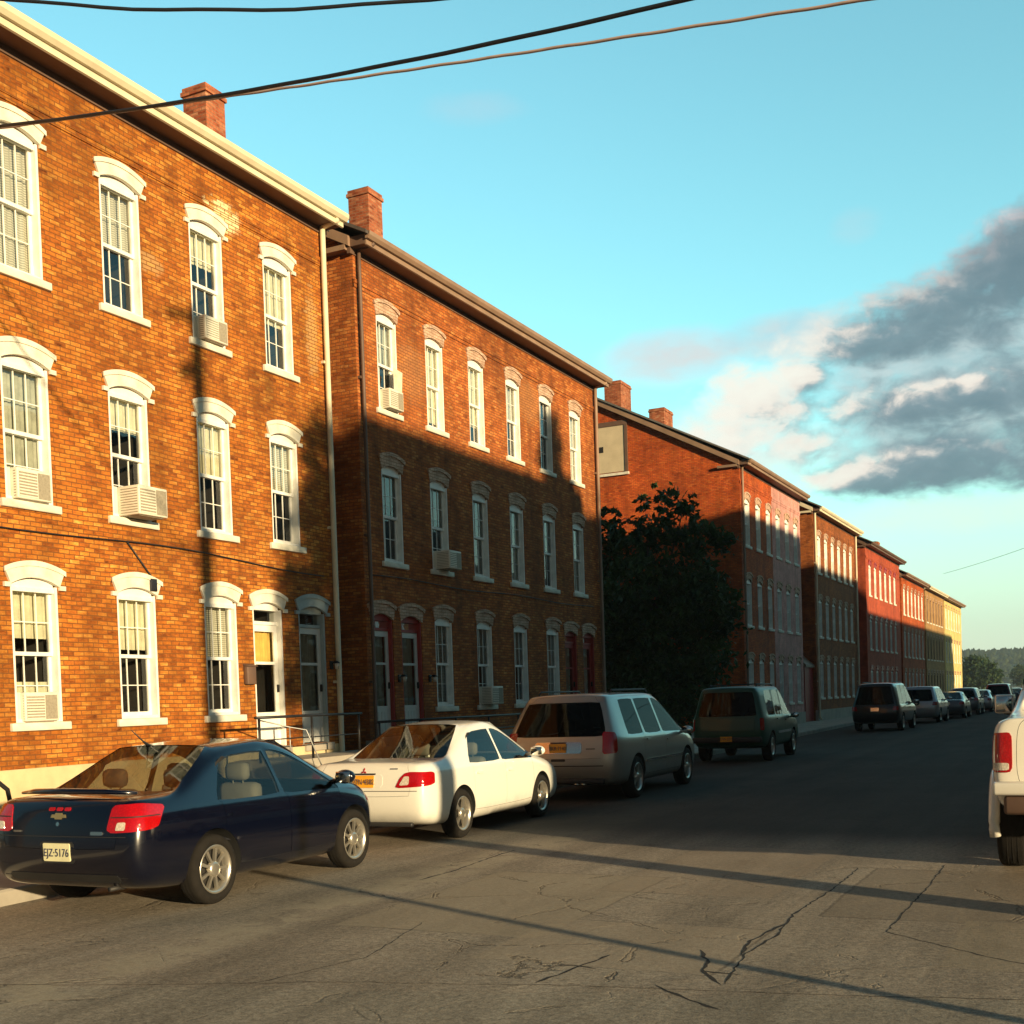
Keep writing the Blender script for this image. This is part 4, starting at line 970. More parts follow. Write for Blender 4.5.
def text_obj(s, size, mat, parent, loc, rot, name='lettering', ext=.002, sx=1.0):
    c = bpy.data.curves.new(name, 'FONT'); c.body = s; c.size = size; c.align_x = 'CENTER'; c.align_y = 'CENTER'; c.extrude = ext
    o = bpy.data.objects.new(name, c); COL.objects.link(o); bpy.context.view_layer.update()
    dg = bpy.context.evaluated_depsgraph_get(); me = bpy.data.meshes.new_from_object(o.evaluated_get(dg)); bpy.data.objects.remove(o)
    me.materials.clear(); me.materials.append(mat)
    o = link(name, me, parent, loc); o.rotation_euler = rot; o.scale = (sx, 1, 1); return o

_wc = {}
def wheel(root, x, y, Rr, w, sg, rim=.66, ns=5, style='spoke', rmat='alloy'):
    key = (round(Rr, 3), w, sg, rim, ns, style, rmat)
    if key not in _wc:
        rr_ = Rr*rim; h = w/2
        t = MB(); pr = [(-h*.9, rr_), (-h, rr_+.03), (-h, Rr-.045), (-h*.86, Rr-.012), (-h*.6, Rr), (h*.6, Rr), (h*.86, Rr-.012), (h, Rr-.045), (h+.006, Rr-.08), (h, rr_+.02), (h*.9, rr_)]
        t.lathe_x([(sg*a, b) for a, b in pr], 40)
        for a in (-.35, 0, .35): t.lathe_x([(sg*(a*h-.006), Rr+.0005), (sg*(a*h), Rr+.003), (sg*(a*h+.006), Rr+.0005)], 40)
        m = MB(); m.lathe_x([(sg*a, b) for a, b in [(-h*.8, rr_-.03), (h*.6, rr_-.035), (h*.92, rr_-.012), (h*.99, rr_+.004), (h*.92, rr_+.008)]], 40)
        m.lathe_x([(sg*a, b) for a, b in [(h*.25, rr_-.03), (h*.3, .0)]], 32, 1)
        m.lathe_x([(sg*a, b) for a, b in [(h*.5, .075), (h*.86, .07), (h*.93, .045), (h*.95, .0)]], 20)
        for k in range(ns):
            a0 = 2*PI*k/ns; wa, wb = (.17, .10) if style == 'spoke' else (.12, .13)
            wa *= 5/ns*1.3; wb *= 5/ns*1.5
            pts = []
            for (r_, aw, xx) in ((.05, wa*2.0, h*.84), (rr_*.55, wa*.9, h*.80), (rr_-.022, wb, h*.82)):
                for s2 in (-1, 1): pts.append((xx, r_*math.cos(a0+s2*aw), r_*math.sin(a0+s2*aw)))
            pts2 = [(p[0]-h*.25, p[1], p[2]) for p in pts]
            vs = [(sg*p[0], p[1], p[2]) for p in pts+pts2]
            m.add(vs, [(0, 1, 3, 2), (2, 3, 5, 4), (0, 2, 8, 6), (2, 4, 10, 8), (1, 7, 9, 3), (3, 9, 11, 5)], 0)
        _wc[key] = (t.mesh('wheel', M['rubber']), m.mesh('rim', [M[rmat], M['hubdark']]))
    t, m = _wc[key]; o = link('wheel', t, root, (x, y, Rr)); link('rim', m, o); return o

def car(label, cat, loc, rz, S, mi_fn, cap_fn, pmat, name, wheels, gm=('carglass', 'carglass', 'carglass'), level=2, group=None, seats=((.05, -.0), (-.85, .0)), seat_z=.5, seat_mat='seat',
        bulge=(.06, .05), wheel_kw={}, arch=.055, mirror=(.80, .98), full=True, trim=None, interior=True, backname='trunk_lid', seat_w=.5):
    root = empty(name, loc, rz, label, cat, group)
    ar = [(y, Rr, Rr+arch, max(s['w'] for s in S)) for (y, Rr, w) in wheels]
    me = body_parts(S, ar, mi_fn, cap_fn, bulge, level)
    bm = bmesh.new(); bm.from_mesh(me); bvh = BVHTree.FromBMesh(bm); bm.free()
    bmn = split(me, None, M[pmat], 'body', keep=(G_BODY,)); body = link('body', bmn, root)
    for sg in (1, -1):
        for (wy, wr, ww) in wheels:
            bmx = bmesh.new(); bmx.from_mesh(me)
            bmesh.ops.delete(bmx, geom=[f for f in bmx.faces if f.calc_center_median().x*sg < 0 or abs(f.calc_center_median().y-wy) > wr*2], context='FACES')
            tm = bpy.data.meshes.new('t'); bmx.to_mesh(tm); bmx.free(); wl = split(tm, None, M['well'], 'wheel_well', keep=(G_WELL,))
            if wl: link('wheel_well', wl, root)
    for k, nm in ((G_FD, 'door'), (G_RD, 'door'), (G_BACK, backname), (G_HOOD, 'hood')):
        if k in (G_FD, G_RD):
            for sg in (1, -1):
                bmx = bmesh.new(); bmx.from_mesh(me); bmesh.ops.delete(bmx, geom=[f for f in bmx.faces if f.calc_center_median().x*sg < 0], context='FACES')
                tm = bpy.data.meshes.new('t'); bmx.to_mesh(tm); bmx.free()
                d = split(tm, k, M[pmat], nm, gap=.004)
                if d is None: continue
                do = link(nm, d, root)
                if full:
                    ysv = [v.co.y for v in d.vertices]; y0, y1 = min(ysv), max(ysv); zt = max(v.co.z for v in d.vertices)
                    hy = y0+.13 if k == G_FD else y0+.16
                    patch(bvh, [(-.09, -.012), (.09, -.016), (.09, .014), (-.09, .014)], (sg*1.2, hy+.05, zt-.16), (0, 1, 0), (0, 0, 1), (-sg, 0, 0), .03, M[trim or pmat], 'handle', do)
        else:
            d = split(me, k, M[pmat], nm, gap=.004)
            if d: link(nm, d, root)
    for k, nm, g in ((G_SIDE, 'side_window', gm[0]), (G_WS, 'windscreen', gm[1]), (G_RW, 'rear_window', gm[2])):
        if k == G_SIDE:
            for sg in (1, -1):
                bmx = bmesh.new(); bmx.from_mesh(me); bmesh.ops.delete(bmx, geom=[f for f in bmx.faces if f.calc_center_median().x*sg < 0], context='FACES')
                tm = bpy.data.meshes.new('t'); bmx.to_mesh(tm); bmx.free(); d = split(tm, k, M[g], nm, offs=.004)
                if d: link(nm, d, root)
        else:
            d = split(me, k, M[g], nm, offs=.004)
            if d: link(nm, d, root)
    lin = split(me, None, M['dark'], 'inner_lining', keep=(G_BODY, G_FD, G_RD, G_BACK, G_HOOD), offs=.028)
    link('inner_lining', lin, root)
    if interior:
        for y, dz in seats:
            for sx in (-.37, .37):
                m = MB(); z = seat_z+dz
                m.bbox(sx-seat_w/2, sx+seat_w/2, y-.05, y+.48, z-.18, z, .06); m.bbox(sx-seat_w/2+.02, sx+seat_w/2-.02, y-.20, y-.04, z-.05, z+.52, .06); m.bbox(sx-.13, sx+.13, y-.22, y-.10, z+.54, z+.72, .05)
                m.tube([(sx-.06, y-.16, z+.48), (sx-.06, y-.16, z+.56)], .008, 6); m.tube([(sx+.06, y-.16, z+.48), (sx+.06, y-.16, z+.56)], .008, 6)
                m.build('car_seat', M[seat_mat], root)
    wm = max(s['w'] for s in S)
    for (y, Rr, w_) in wheels:
        for sg in (1, -1): wheel(root, sg*(wm-w_/2-.012), y, Rr, w_, sg, **wheel_kw)
    if full:
        yb, zl = mirror
        for sg in (1, -1):
            m = MB(); bm2 = bmesh.new(); bmesh.ops.create_uvsphere(bm2, u_segments=16, v_segments=10, radius=1)
            for v in bm2.verts:
                v.co = Vector((v.co.x*.115, max(v.co.y, -.55)*.085, v.co.z*.075)) + Vector((sg*(wm+.10), yb, zl+.075))
            m.bm(bm2, 0, True); m.tube([(sg*(wm*.90), yb+.03, zl+.02), (sg*(wm+.06), yb+.01, zl+.05)], .028, 8)
            mo = m.build('wing_mirror', M[trim or pmat], root)
            g = MB(); g.bbox(sg*(wm+.10)-.085, sg*(wm+.10)+.085, yb-.052, yb-.046, zl+.02, zl+.13, .002, seg=1); g.build('mirror_glass', M['chrome'], mo)
    return root, bvh, body

def rear_patch(bvh, root, poly, mat, name, off=.006, o=(0, -3, 0), **k):
    return patch(bvh, poly, o, (1, 0, 0), (0, 0, 1), (0, 1, 0), off, M[mat], name, root, **k)
def mirrored(poly): return [(-u, v) for u, v in poly][::-1]
def rounded(poly, n=2):
    for _ in range(n):
        q = []
        for (a, b), (c, d) in zip(poly, poly[1:]+poly[:1]): q += [(a*.88+c*.12, b*.88+d*.12), (a*.12+c*.88, b*.12+d*.88)]
        poly = q
    return poly
def lamps(bvh, root, poly, ang, mat, name, off=.008, y=-2.0, x=.7, back=True, **k):
    """one lamp cluster each side, seen along a direction ang degrees off the car's axis"""
    sgn = 1 if back else -1; res = []; poly = rounded(poly)
    for sg in (1, -1):
        a = R(ang); dn = Vector((-sg*math.sin(a), sgn*math.cos(a), 0)); au = Vector((math.cos(a), sg*sgn*math.sin(a), 0))
        pl = poly if sg > 0 else mirrored(poly)
        res.append(patch(bvh, pl, (sg*x, y, 0), au if sg > 0 else au, (0, 0, 1), dn, off, M[mat], name, root, **k))
    return res
def seams(bvh, root, polys, mat='dark', name='seam', w=.004):
    for pts, dn, au in polys:
        pass
def rbox(x0, x1, z0, z1, c=.01): return [(x0+c, z0), (x1-c, z0), (x1, z0+c), (x1, z1-c), (x1-c, z1), (x0+c, z1), (x0, z1-c), (x0, z0+c)]
def num_plate(bvh, root, x, z, w, h, mat, txt, ink='plate_ink', y=-3, off=.012):
    p = rear_patch(bvh, root, rbox(x-w/2, x+w/2, z-h/2, z+h/2, .008), mat, 'number_plate', off=off, step=.5)
    hit = bvh.ray_cast(Vector((x, -4, z)), Vector((0, 1, 0)), 6)[0]
    ys = min(v.co.y for v in p.data.vertices)
    for v in p.data.vertices:                                 # a plate is flat
        if v.co.y < hit.y-off*.4: v.co.y = ys
    t = text_obj(txt, h*.62, M[ink], p, (x, ys-.0015, z-.006), (PI/2, 0, 0), 'plate_lettering', .001, .82)
    return p

# --- sedan cage
def sedan(L, W, H, zl, zd, ax, hood, c_low=0, rw=(-1.42, -.80), ws=(.36, 1.0), nose=.62, tail_w=.90, zt_off=0, nosew=.72, deckdrop=0.0, tail_h=None, fo=0):
    b = -L/2; f = L/2-fo; th = tail_h or zd
    wt = W*.735
    S = [dict(yb=b+.07, w=W*tail_w, zb=.30, zl=zl-.03, zd=th-.015, dy=[.05, .04, .03, .0, -.02, .01, .03, .04, .05, .05, .04]),
         dict(yb=b+.18, w=W*.972, zb=.25, zl=zl-.01, zd=th),
         dict(yb=b+.48, w=W*.995, zb=.21, zl=zl, zd=th+.004),
         dict(yb=rw[0], w=W, zb=.19, zl=zl+.005, zd=zd+.012-deckdrop, bow=-.20),
         dict(yb=rw[0]+.30, yt=rw[1], w=W, zb=.18, zl=zl+.004, cab=1, wt=wt-.01, zt=H-.035),
         dict(yb=-.07, yt=-.11, w=W, zb=.18, zl=zl-.005, cab=1, wt=wt, zt=H),
         dict(yb=-.02, yt=-.06, w=W, zb=.18, zl=zl-.008, cab=1, wt=wt, zt=H),
         dict(yb=ws[0]+.12, yt=ws[0], w=W, zb=.18, zl=zl-.015, cab=1, wt=wt-.01, zt=H-.025),
         dict(yb=ws[1], w=W, zb=.18, zl=zl-.035, zd=zl+.055, bow=.20),
         dict(yb=ws[1]+.5, w=W*.99, zb=.19, zl=zl-.11, zd=hood),
         dict(yb=f-.22, w=W*.93, zb=.20, zl=nose+.10, zd=nose+.20),
         dict(yb=f-.05, w=W*nosew, zb=.24, zl=nose, zd=nose+.10)]
    def mi(i, r):
        if r == 6 and i in (4, 6, 7): return G_SIDE
        if r == 9 and i == 3: return G_RW
        if r == 9 and i == 7: return G_WS
        if 3 <= r <= 5:
            if i in (4, 5): return G_RD
            if i in (6, 7): return G_FD
        if r in (9,) and i in (0, 1, 2): return G_BACK
        if r in (8, 9) and i in (8, 9): return G_HOOD
        return G_BODY
    def cap(end, r, inner):
        if end == 0 and r >= 4 and inner: return G_BACK
        return G_BODY
    return S, mi, cap

# 1. navy compact sedan
S, mi, cp = sedan(4.28, .905, 1.47, .92, 1.05, 0, .95, rw=(-1.36, -.76), ws=(.30, .95), fo=.27)
r, bv, body = car('dark navy sedan parked nearest the camera with bright red tail lamps', 'car', (-8.11, 9.52, 0), R(1.6), S, mi, cp, 'navy', 'parked_car', [(-1.14, .315, .205), (1.19, .315, .205)],
                  wheel_kw=dict(ns=9, rim=.68), mirror=(.86, .93), seat_z=.50)
lamps(bv, r, [(-.23, .74), (.20, .765), (.245, .955), (.06, .985), (-.165, .975)], 34, 'red_lens', 'tail_lamp', y=-1.95, x=.70)
lamps(bv, r, [(-.145, .765), (-.06, .768), (-.05, .835), (-.125, .832)], 34, 'clear_lens', 'reversing_lamp', off=.013, y=-1.95, x=.70)
for sx in (-.09, 0, .09): rear_patch(bv, r, rbox(sx-.033, sx+.033, .925, .955, .008), 'red_lens', 'brake_lamp', off=.008)
e = rear_patch(bv, r, [(-.035, .855), (.035, .855), (.04, .868), (.085, .868), (.075, .895), (.04, .895), (.035, .908), (-.035, .908), (-.04, .895), (-.075, .895), (-.085, .868), (-.04, .868)], 'gold', 'emblem', off=.010, step=.3)
rear_patch(bv, r, [(.018*math.cos(k*PI/6), .815+.018*math.sin(k*PI/6)) for k in range(12)], 'chrome', 'lock', off=.006, step=.3)
rear_patch(bv, r, rbox(.37, .50, .725, .755, .006), 'chrome', 'badge', off=.007, step=.3)
rear_patch(bv, r, rbox(-.52, -.42, .742, .758, .004), 'chrome', 'badge', off=.006, step=.3)
num_plate(bv, r, .0, .575, .30, .155, 'plate_y', 'EJZ·5176')
rear_patch(bv, r, rbox(-.19, .19, .48, .665, .02), 'plastic', 'plate_recess', off=.003, step=.2)
rear_patch(bv, r, rbox(-.62, .62, .315, .385, .02), 'plastic', 'lower_bumper_trim', off=.006, step=.08)
m = MB(); m.tube([(.50, -2.06, .26), (.50, -1.85, .26)], .022, 12); m.build('exhaust_pipe', M['hubdark'], r)
rear_patch(bv, r, rbox(-.80, .80, .706, .713, .002), 'dark', 'bumper_seam', off=.002, step=.08)
rear_patch(bv, r, rbox(-.70, .70, .355, .362, .002), 'dark', 'bumper_seam', off=.002, step=.08)
patch(bv, rbox(-.08, .08, -.07, .07, .02), (1.2, -1.45, .86), (0, 1, 0), (0, 0, 1), (-1, 0, 0), .002, M['navy'], 'fuel_flap', r)
for sg in (1, -1): patch(bv, rbox(-.95, 1.0, -.013, .013, .005), (sg*1.2, .0, .56), (0, 1, 0), (0, 0, 1), (-sg, 0, 0), .008, M['navy'], 'side_trim', r, step=.12)
MB().bbox(-.60, .60, -1.33, -1.0, .90, .925, .01).build('parcel_shelf', M['seatdark'], r)
lamps(bv, r, [(-.19, .868), (.215, .872), (.217, .882), (-.185, .878)], 34, 'plastic', 'lens_divider', off=.010, y=-1.95, x=.70)
# lip spoiler along the boot edge
m = MB(); pts = [(-.66, -1.86, 1.060), (-.4, -1.96, 1.082), (0, -2.02, 1.090), (.4, -1.96, 1.082), (.66, -1.86, 1.060)]; m.tube(pts, [.012, .024, .027, .024, .012], 8); m.build('spoiler', M['navy'], r)
m = MB(); m.tube([(-.2, -.72, 1.42), (-.2, -.80, 1.47), (-.2, -.95, 1.58)], [.02, .008, .004], 6); m.build('aerial', M['plastic'], r)
lamps(bv, r, [(-.16, .60), (.18, .66), (.16, .78), (-.10, .72)], 35, 'clear_lens', 'headlamp', y=1.75, x=.58, back=False)

# 2. cream sedan
S, mi, cp = sedan(4.72, .885, 1.50, .94, 1.04, 0, .93, rw=(-1.36, -.72), ws=(.30, 1.0), tail_w=.93, nose=.58)
r, bv, body = car('cream white sedan with orange number plate behind the navy car', 'car', (-8.33, 14.75, 0), R(2.2), S, mi, cp, 'cream_car', 'parked_car', [(-1.33, .315, .205), (1.31, .315, .205)],
                  wheel_kw=dict(ns=5, rim=.68), mirror=(.90, .93), seat_z=.46)
lamps(bv, r, [(-.30, .715), (.20, .745), (.20, .905), (-.10, .915), (-.17, .90), (-.235, .84)], 30, 'red_lens', 'tail_lamp', y=-2.15, x=.68)
lamps(bv, r, [(-.25, .75), (-.13, .757), (-.12, .86), (-.18, .86)], 30, 'clear_lens', 'reversing_lamp', off=.013, y=-2.15, x=.68)
for a in (PI/2, PI/2+2*PI/3, PI/2-2*PI/3):                       # three-diamond emblem
    c_, s_ = math.cos(a), math.sin(a); rear_patch(bv, r, [(0, .925), (.020*c_-.012*s_, .925+.020*s_+.012*c_), (.042*c_, .925+.042*s_), (.020*c_+.012*s_, .925+.020*s_-.012*c_)], 'red_lens', 'emblem', off=.009, step=.3)
rear_patch(bv, r, rbox(.36, .47, .945, .958, .003), 'chrome', 'badge', off=.006, step=.3)
rear_patch(bv, r, rbox(-.27, .27, .73, .885, .03), 'cream_car', 'plate_recess', off=.004, step=.2)
num_plate(bv, r, .0, .80, .30, .15, 'plate_o', 'DTN·4382')
rear_patch(bv, r, rbox(-.17, .17, .882, .90, .004), 'plastic', 'plate_lamp', off=.016, step=.3)
m = MB(); m.bbox(-.66, .66, -2.33, -2.26, .24, .295, .02); m.build('lower_bumper_trim', M['plastic'], r)
rear_patch(bv, r, rbox(-.74, .74, .676, .684, .002), 'dark', 'bumper_seam', off=.002, step=.1)
lamps(bv, r, [(-.16, .60), (.2, .64), (.18, .74), (-.12, .70)], 35, 'clear_lens', 'headlamp', y=2.1, x=.58, back=False)

# --- estate / off-road wagon cage
def wagon(L, W, H, zl, hood, wt, slope=.30, ws=(.55, 1.3), nose=.70, zb=.24, boxy=0, dp=-1.72, cp_=-.92, bp=.08, tail_w=.93, two_door=False):
    b = -L/2; f = L/2
    dyR = [.05, .04, .03, .0, -.02, .02, .05, slope*.78, slope*.9, slope, slope]
    S = [dict(yb=b+.06, yt=b+.06, w=W*tail_w, zb=zb+.10, zl=zl, cab=1, wt=wt*.93, zt=H-.045, dy=dyR),
         dict(yb=b+.22, yt=b+.16, w=W*.985, zb=zb+.03, zl=zl, cab=1, wt=wt*.975, zt=H-.02, dy=[0]*7+[slope*.75, slope*.8, slope*.85, slope*.85]),
         dict(yb=dp-.10, yt=dp+.02, w=W, zb=zb, zl=zl, cab=1, wt=wt, zt=H-.008),
         dict(yb=cp_-.09, yt=cp_-.07, w=W, zb=zb, zl=zl-.004, cab=1, wt=wt+.005, zt=H),
         dict(yb=cp_, yt=cp_, w=W, zb=zb, zl=zl-.006, cab=1, wt=wt+.006, zt=H),
         dict(yb=bp-.09, yt=bp-.11, w=W, zb=zb, zl=zl-.01, cab=1, wt=wt+.006, zt=H),
         dict(yb=bp, yt=bp-.03, w=W, zb=zb, zl=zl-.012, cab=1, wt=wt+.005, zt=H),
         dict(yb=ws[0]+.14, yt=ws[0], w=W, zb=zb, zl=zl-.02, cab=1, wt=wt-.005, zt=H-.03),
         dict(yb=ws[1], w=W, zb=zb, zl=zl-.04, zd=zl+.06, bow=.20),
         dict(yb=ws[1]+.5, w=W*.99, zb=zb, zl=zl-.10+.04*boxy, zd=hood),
         dict(yb=f-.22, w=W*(.94+.03*boxy), zb=zb+.02, zl=nose+.10+.06*boxy, zd=nose+.22+.06*boxy),
         dict(yb=f-.05, w=W*(.74+.16*boxy), zb=zb+.05, zl=nose+.04*boxy, zd=nose+.12+.08*boxy)]
    def mi(i, r):
        if r == 6 and i in (2, 4, 6, 7): return G_SIDE
        if r == 9 and i == 7: return G_WS
        if 3 <= r <= 5:
            if not two_door and i in (3, 4, 5): return G_RD
            if i in (6, 7) or (two_door and i == 5): return G_FD
        if r in (8, 9) and i in (8, 9): return G_HOOD
        return G_BODY
    def cap(end, r, inner):
        if end == 0 and r == 6: return G_RW if inner else G_BODY
        if end == 0 and r in (4, 5, 7) and inner: return G_BACK
        return G_BODY
    return S, mi, cap
def roof_rails(r, x, y0, y1, z, mat='plastic'):
    for sg in (1, -1):
        MB().tube([(sg*x, y0, z-.03), (sg*x, y0+.1, z+.02), (sg*x, y1-.1, z+.02), (sg*x, y1, z-.03)], .016, 8).build('roof_rail', M[mat], r)

# 3. tan silver wagon
S, mi, cp = wagon(5.0, 1.08, 1.84, 1.10, 1.06, .79, slope=.42)
r, bv, body = car('tan silver crossover wagon with upright red tail lamps and dark rear glass', 'car', (-8.32, 20.85, 0), R(1.4), S, mi, cp, 'tan_car', 'parked_car', [(-1.47, .36, .225), (1.48, .36, .225)],
                  gm=('carglass_d', 'carglass', 'carglass_d'), wheel_kw=dict(ns=5, rim=.66), mirror=(1.12, 1.0), seats=((.0, 0), (-.9, 0)), seat_z=.62, seat_mat='seatdark', backname='tailgate')
lamps(bv, r, [(-.11, .80), (.15, .82), (.16, 1.16), (-.07, 1.18)], 38, 'red_lens', 'tail_lamp', y=-2.4, x=.86)
rear_patch(bv, r, rbox(-.42, .42, .82, 1.01, .03), 'chrome', 'plate_panel', off=.008, step=.15)
num_plate(bv, r, .0, .91, .30, .15, 'plate_o', 'BKR·7140', off=.020)
rear_patch(bv, r, rbox(-.14, .14, .99, 1.01, .004), 'plastic', 'plate_lamp', off=.022, step=.3)
rear_patch(bv, r, rbox(-.13, .13, .685, .725, .012), 'plastic', 'tailgate_handle', off=.008, step=.3)
rear_patch(bv, r, rbox(.50, .66, .885, .90, .003), 'plastic', 'badge', off=.006, step=.3)
rear_patch(bv, r, rbox(-.80, .80, .60, .615, .004), 'dark', 'bumper_seam', off=.003, step=.1)
m = MB(); m.bbox(-.8, .8, -2.47, -2.38, .30, .40, .03); m.build('lower_bumper_trim', M['plastic'], r)
for sx in (.30, .42): MB().tube([(sx, -2.46, .30), (sx, -2.2, .30)], .035, 12).build('exhaust_pipe', M['chrome'], r)
roof_rails(r, .66, -1.7, .3, 1.85)
for sg in (1, -1): patch(bv, rbox(-1.1, 1.15, -.025, .025, .01), (sg*1.2, .05, .62), (0, 1, 0), (0, 0, 1), (-sg, 0, 0), .012, M['chrome'], 'side_trim', r, step=.12)
lamps(bv, r, [(-.16, .66), (.2, .70), (.2, .84), (-.12, .80)], 35, 'clear_lens', 'headlamp', y=2.2, x=.65, back=False)

# 4. dark green off-roader
S, mi, cp = wagon(4.6, .95, 1.93, 1.16, 1.12, .76, slope=.22, ws=(.42, 1.05), nose=.72, zb=.32, boxy=1, dp=-1.55, cp_=-.72, bp=.12)
r, bv, body = car('dark green older off road wagon with roof rack and orange plate low on its bumper', 'car', (-8.55, 31.5, 0), R(1.6), S, mi, cp, 'green_car', 'parked_car', [(-1.33, .36, .23), (1.28, .36, .23)],
                  gm=('carglass', 'carglass', 'carglass_d'), wheel_kw=dict(ns=5, rim=.60), mirror=(.92, 1.02), seats=((-.05, 0), (-.85, 0)), seat_z=.66, seat_mat='seatdark', backname='tailgate')
lamps(bv, r, [(-.04, .80), (.09, .80), (.09, 1.10), (-.04, 1.11)], 30, 'red_lens', 'tail_lamp', y=-2.2, x=.85)
m = MB(); m.bbox(-.88, .88, -2.38, -2.24, .50, .64, .03); m.build('rear_bumper', M['plastic'], r)
m = MB(); m.box(-.15, .15, -2.392, -2.381, .53, .66); p = m.build('number_plate', M['plate_o'], r)
text_obj('CFW·2293', .085, M['plate_ink'], p, (0, -2.3935, .595), (PI/2, 0, 0), 'plate_lettering', .001, .82)
for sg in (1, -1): patch(bv, rbox(-.75, .8, -.03, .03, .01), (sg*1.2, .05, .70), (0, 1, 0), (0, 0, 1), (-sg, 0, 0), .014, M['galv'], 'side_trim', r, step=.12)
roof_rails(r, .60, -1.6, .2, 1.93)
for y in (-1.35, -.9, -.45): MB().tube([(-.60, y, 1.96), (.60, y, 1.96)], .013, 6).build('roof_rack_bar', M['plastic'], r)

def quick_wagon(label, loc, rz, pm, L=4.55, W=.91, H=1.72, zl=1.04, level=2, rails=False, emblem=None, plate='plate_y', dark=True, lamp=True, **kw):
    S, mi, cp = wagon(L, W, H, zl, zl+.02, W*.76, **kw)
    r, bv, body = car(label, 'car', loc, rz, S, mi, cp, pm, 'parked_car', [(-L*.29, .35, .22), (L*.29, .35, .22)], gm=('carglass', 'carglass', 'carglass_d'), level=level, wheel_kw=dict(ns=5, rim=.64), mirror=(kw.get('ws', (.55, 1.3))[1]-.2, zl), seats=((.0, 0),), seat_z=.62, seat_mat='seatdark', backname='tailgate')
    if lamp: lamps(bv, r, [(-.12, .84), (.12, .85), (.13, 1.0), (-.06, 1.02)], 36, 'red_lens', 'tail_lamp', y=-L/2+.1, x=W*.8)
    rear_patch(bv, r, rbox(-.16, .16, .82, .96, .01), plate, 'number_plate', off=.01, step=.3)
    if rails: roof_rails(r, W*.62, -L*.34, .2, H)
    return r, bv
r, bv = quick_wagon('black off road wagon parked before the red row house', (-8.25, 52.0, 0), R(-1.2), 'black_car', L=4.7, W=.97, H=1.98, zl=1.08, rails=True, boxy=1, slope=.2, zb=.30, plate='chrome')
r, bv = quick_wagon('silver crossover with round dark emblem on its tailgate', (-8.0, 62.0, 0), R(-.8), 'silver_car', L=4.5, W=.98, H=1.78, zl=1.06, slope=.42, tail_w=.9)
rear_patch(bv, r, [(.13*math.cos(k*PI/10), .99+.13*math.sin(k*PI/10)) for k in range(20)], 'plastic', 'emblem', off=.014, step=.3)
def quick_sedan(label, loc, rz, pm, H=1.44):
    S, mi, cp = sedan(4.5, .87, H, .92, 1.01, 0, .93)
    r, bv, body = car(label, 'car', loc, rz, S, mi, cp, pm, 'parked_car', [(-1.3, .31, .2), (1.3, .31, .2)], level=1, wheel_kw=dict(ns=5, rim=.66), mirror=(.88, .92), seats=((.0, 0),), seat_z=.48)
    lamps(bv, r, [(-.16, .74), (.16, .75), (.16, .90), (-.12, .90)], 34, 'red_lens', 'tail_lamp', y=-2.05, x=.68)
    rear_patch(bv, r, rbox(-.15, .15, .74, .88, .01), 'plate_y', 'number_plate', off=.008, step=.3)
quick_sedan('grey sedan just right of the silver crossover', (-7.5, 69.5, 0), 0, 'grey_car')
quick_wagon('dark grey wagon with bright roof two cars beyond the silver crossover', (-7.4, 76.3, 0), 0, 'steel_car', L=4.4, W=.89, H=1.62, zl=.98, level=1)
quick_sedan('pale silver sedan among the farthest parked cars', (-7.2, 83.0, 0), 0, 'silver_car')
quick_wagon('dark red minivan among the farthest parked cars', (-6.6, 91.0, 0), 0, 'darkred_car', L=4.8, W=.95, H=1.80, zl=1.02, level=1)
quick_sedan('black sedan at the far end of the parked cars', (-6.2, 99.5, 0), 0, 'black_car')

# --- white pickup truck, right edge
L, W = 5.5, 1.0; b, f = -2.75, 2.75; HH = 1.93; wt = .76
S = [dict(yb=b+.06, w=W*.94, zb=.66, zl=1.40, zd=1.455, dy=[.02]*3+[0]*8), dict(yb=b+.12, w=W*.965, zb=.62, zl=1.40, zd=1.455), dict(yb=b+.7, w=W*.985, zb=.55, zl=1.39, zd=1.45),
     dict(yb=-.62, w=W*.985, zb=.48, zl=1.37, zd=1.45, bow=.0), dict(yb=-.56, yt=-.42, w=W*.985, zb=.46, zl=1.37, cab=1, wt=wt, zt=HH-.02),
     dict(yb=.14, yt=.16, w=W*.985, zb=.46, zl=1.35, cab=1, wt=wt+.01, zt=HH), dict(yb=.24, yt=.24, w=W*.985, zb=.46, zl=1.35, cab=1, wt=wt+.01, zt=HH), dict(yb=.85, yt=.62, w=W*.985, zb=.46, zl=1.33, cab=1, wt=wt, zt=HH-.03),
     dict(yb=1.25, w=W*.985, zb=.46, zl=1.28, zd=1.36, bow=.18), dict(yb=1.8, w=W*.98, zb=.46, zl=1.24, zd=1.30), dict(yb=f-.16, w=W*.95, zb=.48, zl=1.16, zd=1.22), dict(yb=f-.05, w=W*.90, zb=.52, zl=1.05, zd=1.14)]
def mi(i, r):
    if r == 6 and i in (4, 6, 7): return G_SIDE
    if r == 9 and i == 3: return G_RW
    if r == 9 and i == 7: return G_WS
    if 3 <= r <= 5 and i in (5, 6, 7): return G_FD
    if r in (8, 9) and i in (8, 9): return G_HOOD
    return G_BODY
def cp(end, r, inner): return G_BACK if end == 0 and r >= 3 and inner else G_BODY
r, bv, body = car('white pickup truck with tall red tail lamp at the right edge', 'pickup truck', (.03, 14.0, 0), R(.6), S, mi, cp, 'white_truck', 'pickup_truck', [(-1.62, .40, .26), (1.72, .40, .26)], full=False, wheel_kw=dict(ns=6, rim=.60), arch=.07,
                  mirror=(.98, 1.32), seats=((.1, 0),), seat_z=.85, seat_mat='seatdark', backname='tailgate', bulge=(.015, .05))
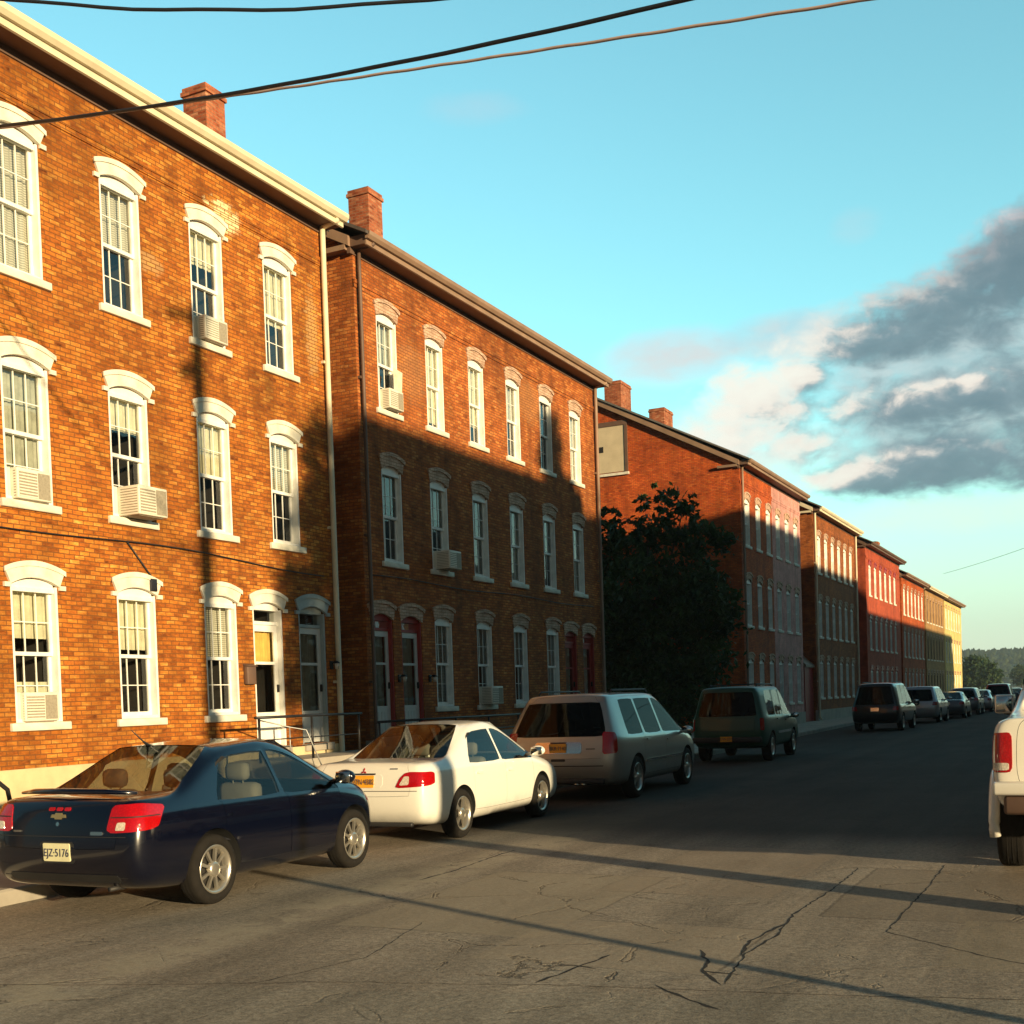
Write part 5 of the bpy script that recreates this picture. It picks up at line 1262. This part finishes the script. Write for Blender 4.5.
lamps(bv, r, [(-.095, .965), (.085, .965), (.085, 1.31), (-.095, 1.32)], 20, 'red_lens', 'tail_lamp', y=-2.66, x=.875)
lamps(bv, r, [(-.07, .985), (.07, .985), (.07, 1.05), (-.07, 1.05)], 20, 'clear_lens', 'reversing_lamp', off=.014, y=-2.66, x=.875)
m = MB(); m.bbox(-.95, .95, -2.84, -2.68, .77, .89, .03, seg=3); m.build('rear_bumper', M['white_truck'], r)
m = MB(); m.bbox(-.86, .86, -2.80, -2.70, .60, .768, .03); m.build('lower_bumper_trim', M['browntrim'], r)
for sg in (1, -1):                                            # flared wheel arches
    for y in (-1.62, 1.72):
        m = MB(); pts = [(sg*(.985-.06*max(0, -math.sin(R(a)))), y+.50*math.cos(R(a)), .40+.50*math.sin(R(a))) for a in range(-12, 193, 8)]; m.tube(pts, [.05]*len(pts), 10); m.build('wheel_arch_flare', M['white_truck'], r)
    m = MB(); m.bbox(sg*(W+.06)-.10, sg*(W+.06)+.10, .90, .98, 1.40, 1.62, .03); mo = m.build('wing_mirror', M['white_truck'], r); m = MB(); m.tube([(sg*.9, .95, 1.40), (sg*1.06, .95, 1.42)], .03, 8); m.build('mirror_arm', M['plastic'], mo)
    m = MB(); m.bbox(sg*(W+.06)-.085, sg*(W+.06)+.085, .893, .899, 1.42, 1.60, .002, seg=1); m.build('mirror_glass', M['chrome'], mo)
rear_patch(bv, r, rbox(-.17, .17, 1.22, 1.31, .015), 'plastic', 'tailgate_handle', off=.012, step=.3)
text_obj('C', .10, M['plastic'], r, (-.60, -2.716, 1.13), (PI/2, 0, 0), 'badge_lettering', .006, 1.25)
m = MB(); m.box(-.15, .15, -2.815, -2.804, .62, .76); m.build('number_plate', M['plate_o'], r)

# ------------------------------------------------------------------ the evening air: one closed box of thin haze round everything
mb = MB(); mb.box(-700, 500, -60, 1200, -1.5, 60)
hz_ = mb.build('haze', [], None); tag(hz_, kind='stuff')
hm = bpy.data.materials.new('haze_air'); hm.use_nodes = True; hm.node_tree.nodes.clear(); ht = NT(hm.node_tree)
ho = ht.n('OutputMaterial'); hv = ht.n('VolumePrincipled'); hv.inputs['Color'].default_value = (.80, .88, .90, 1); hv.inputs['Density'].default_value = .00030; hv.inputs['Anisotropy'].default_value = .2
ht.L.new(hv.outputs[0], ho.inputs['Volume']); hz_.data.materials.append(hm)
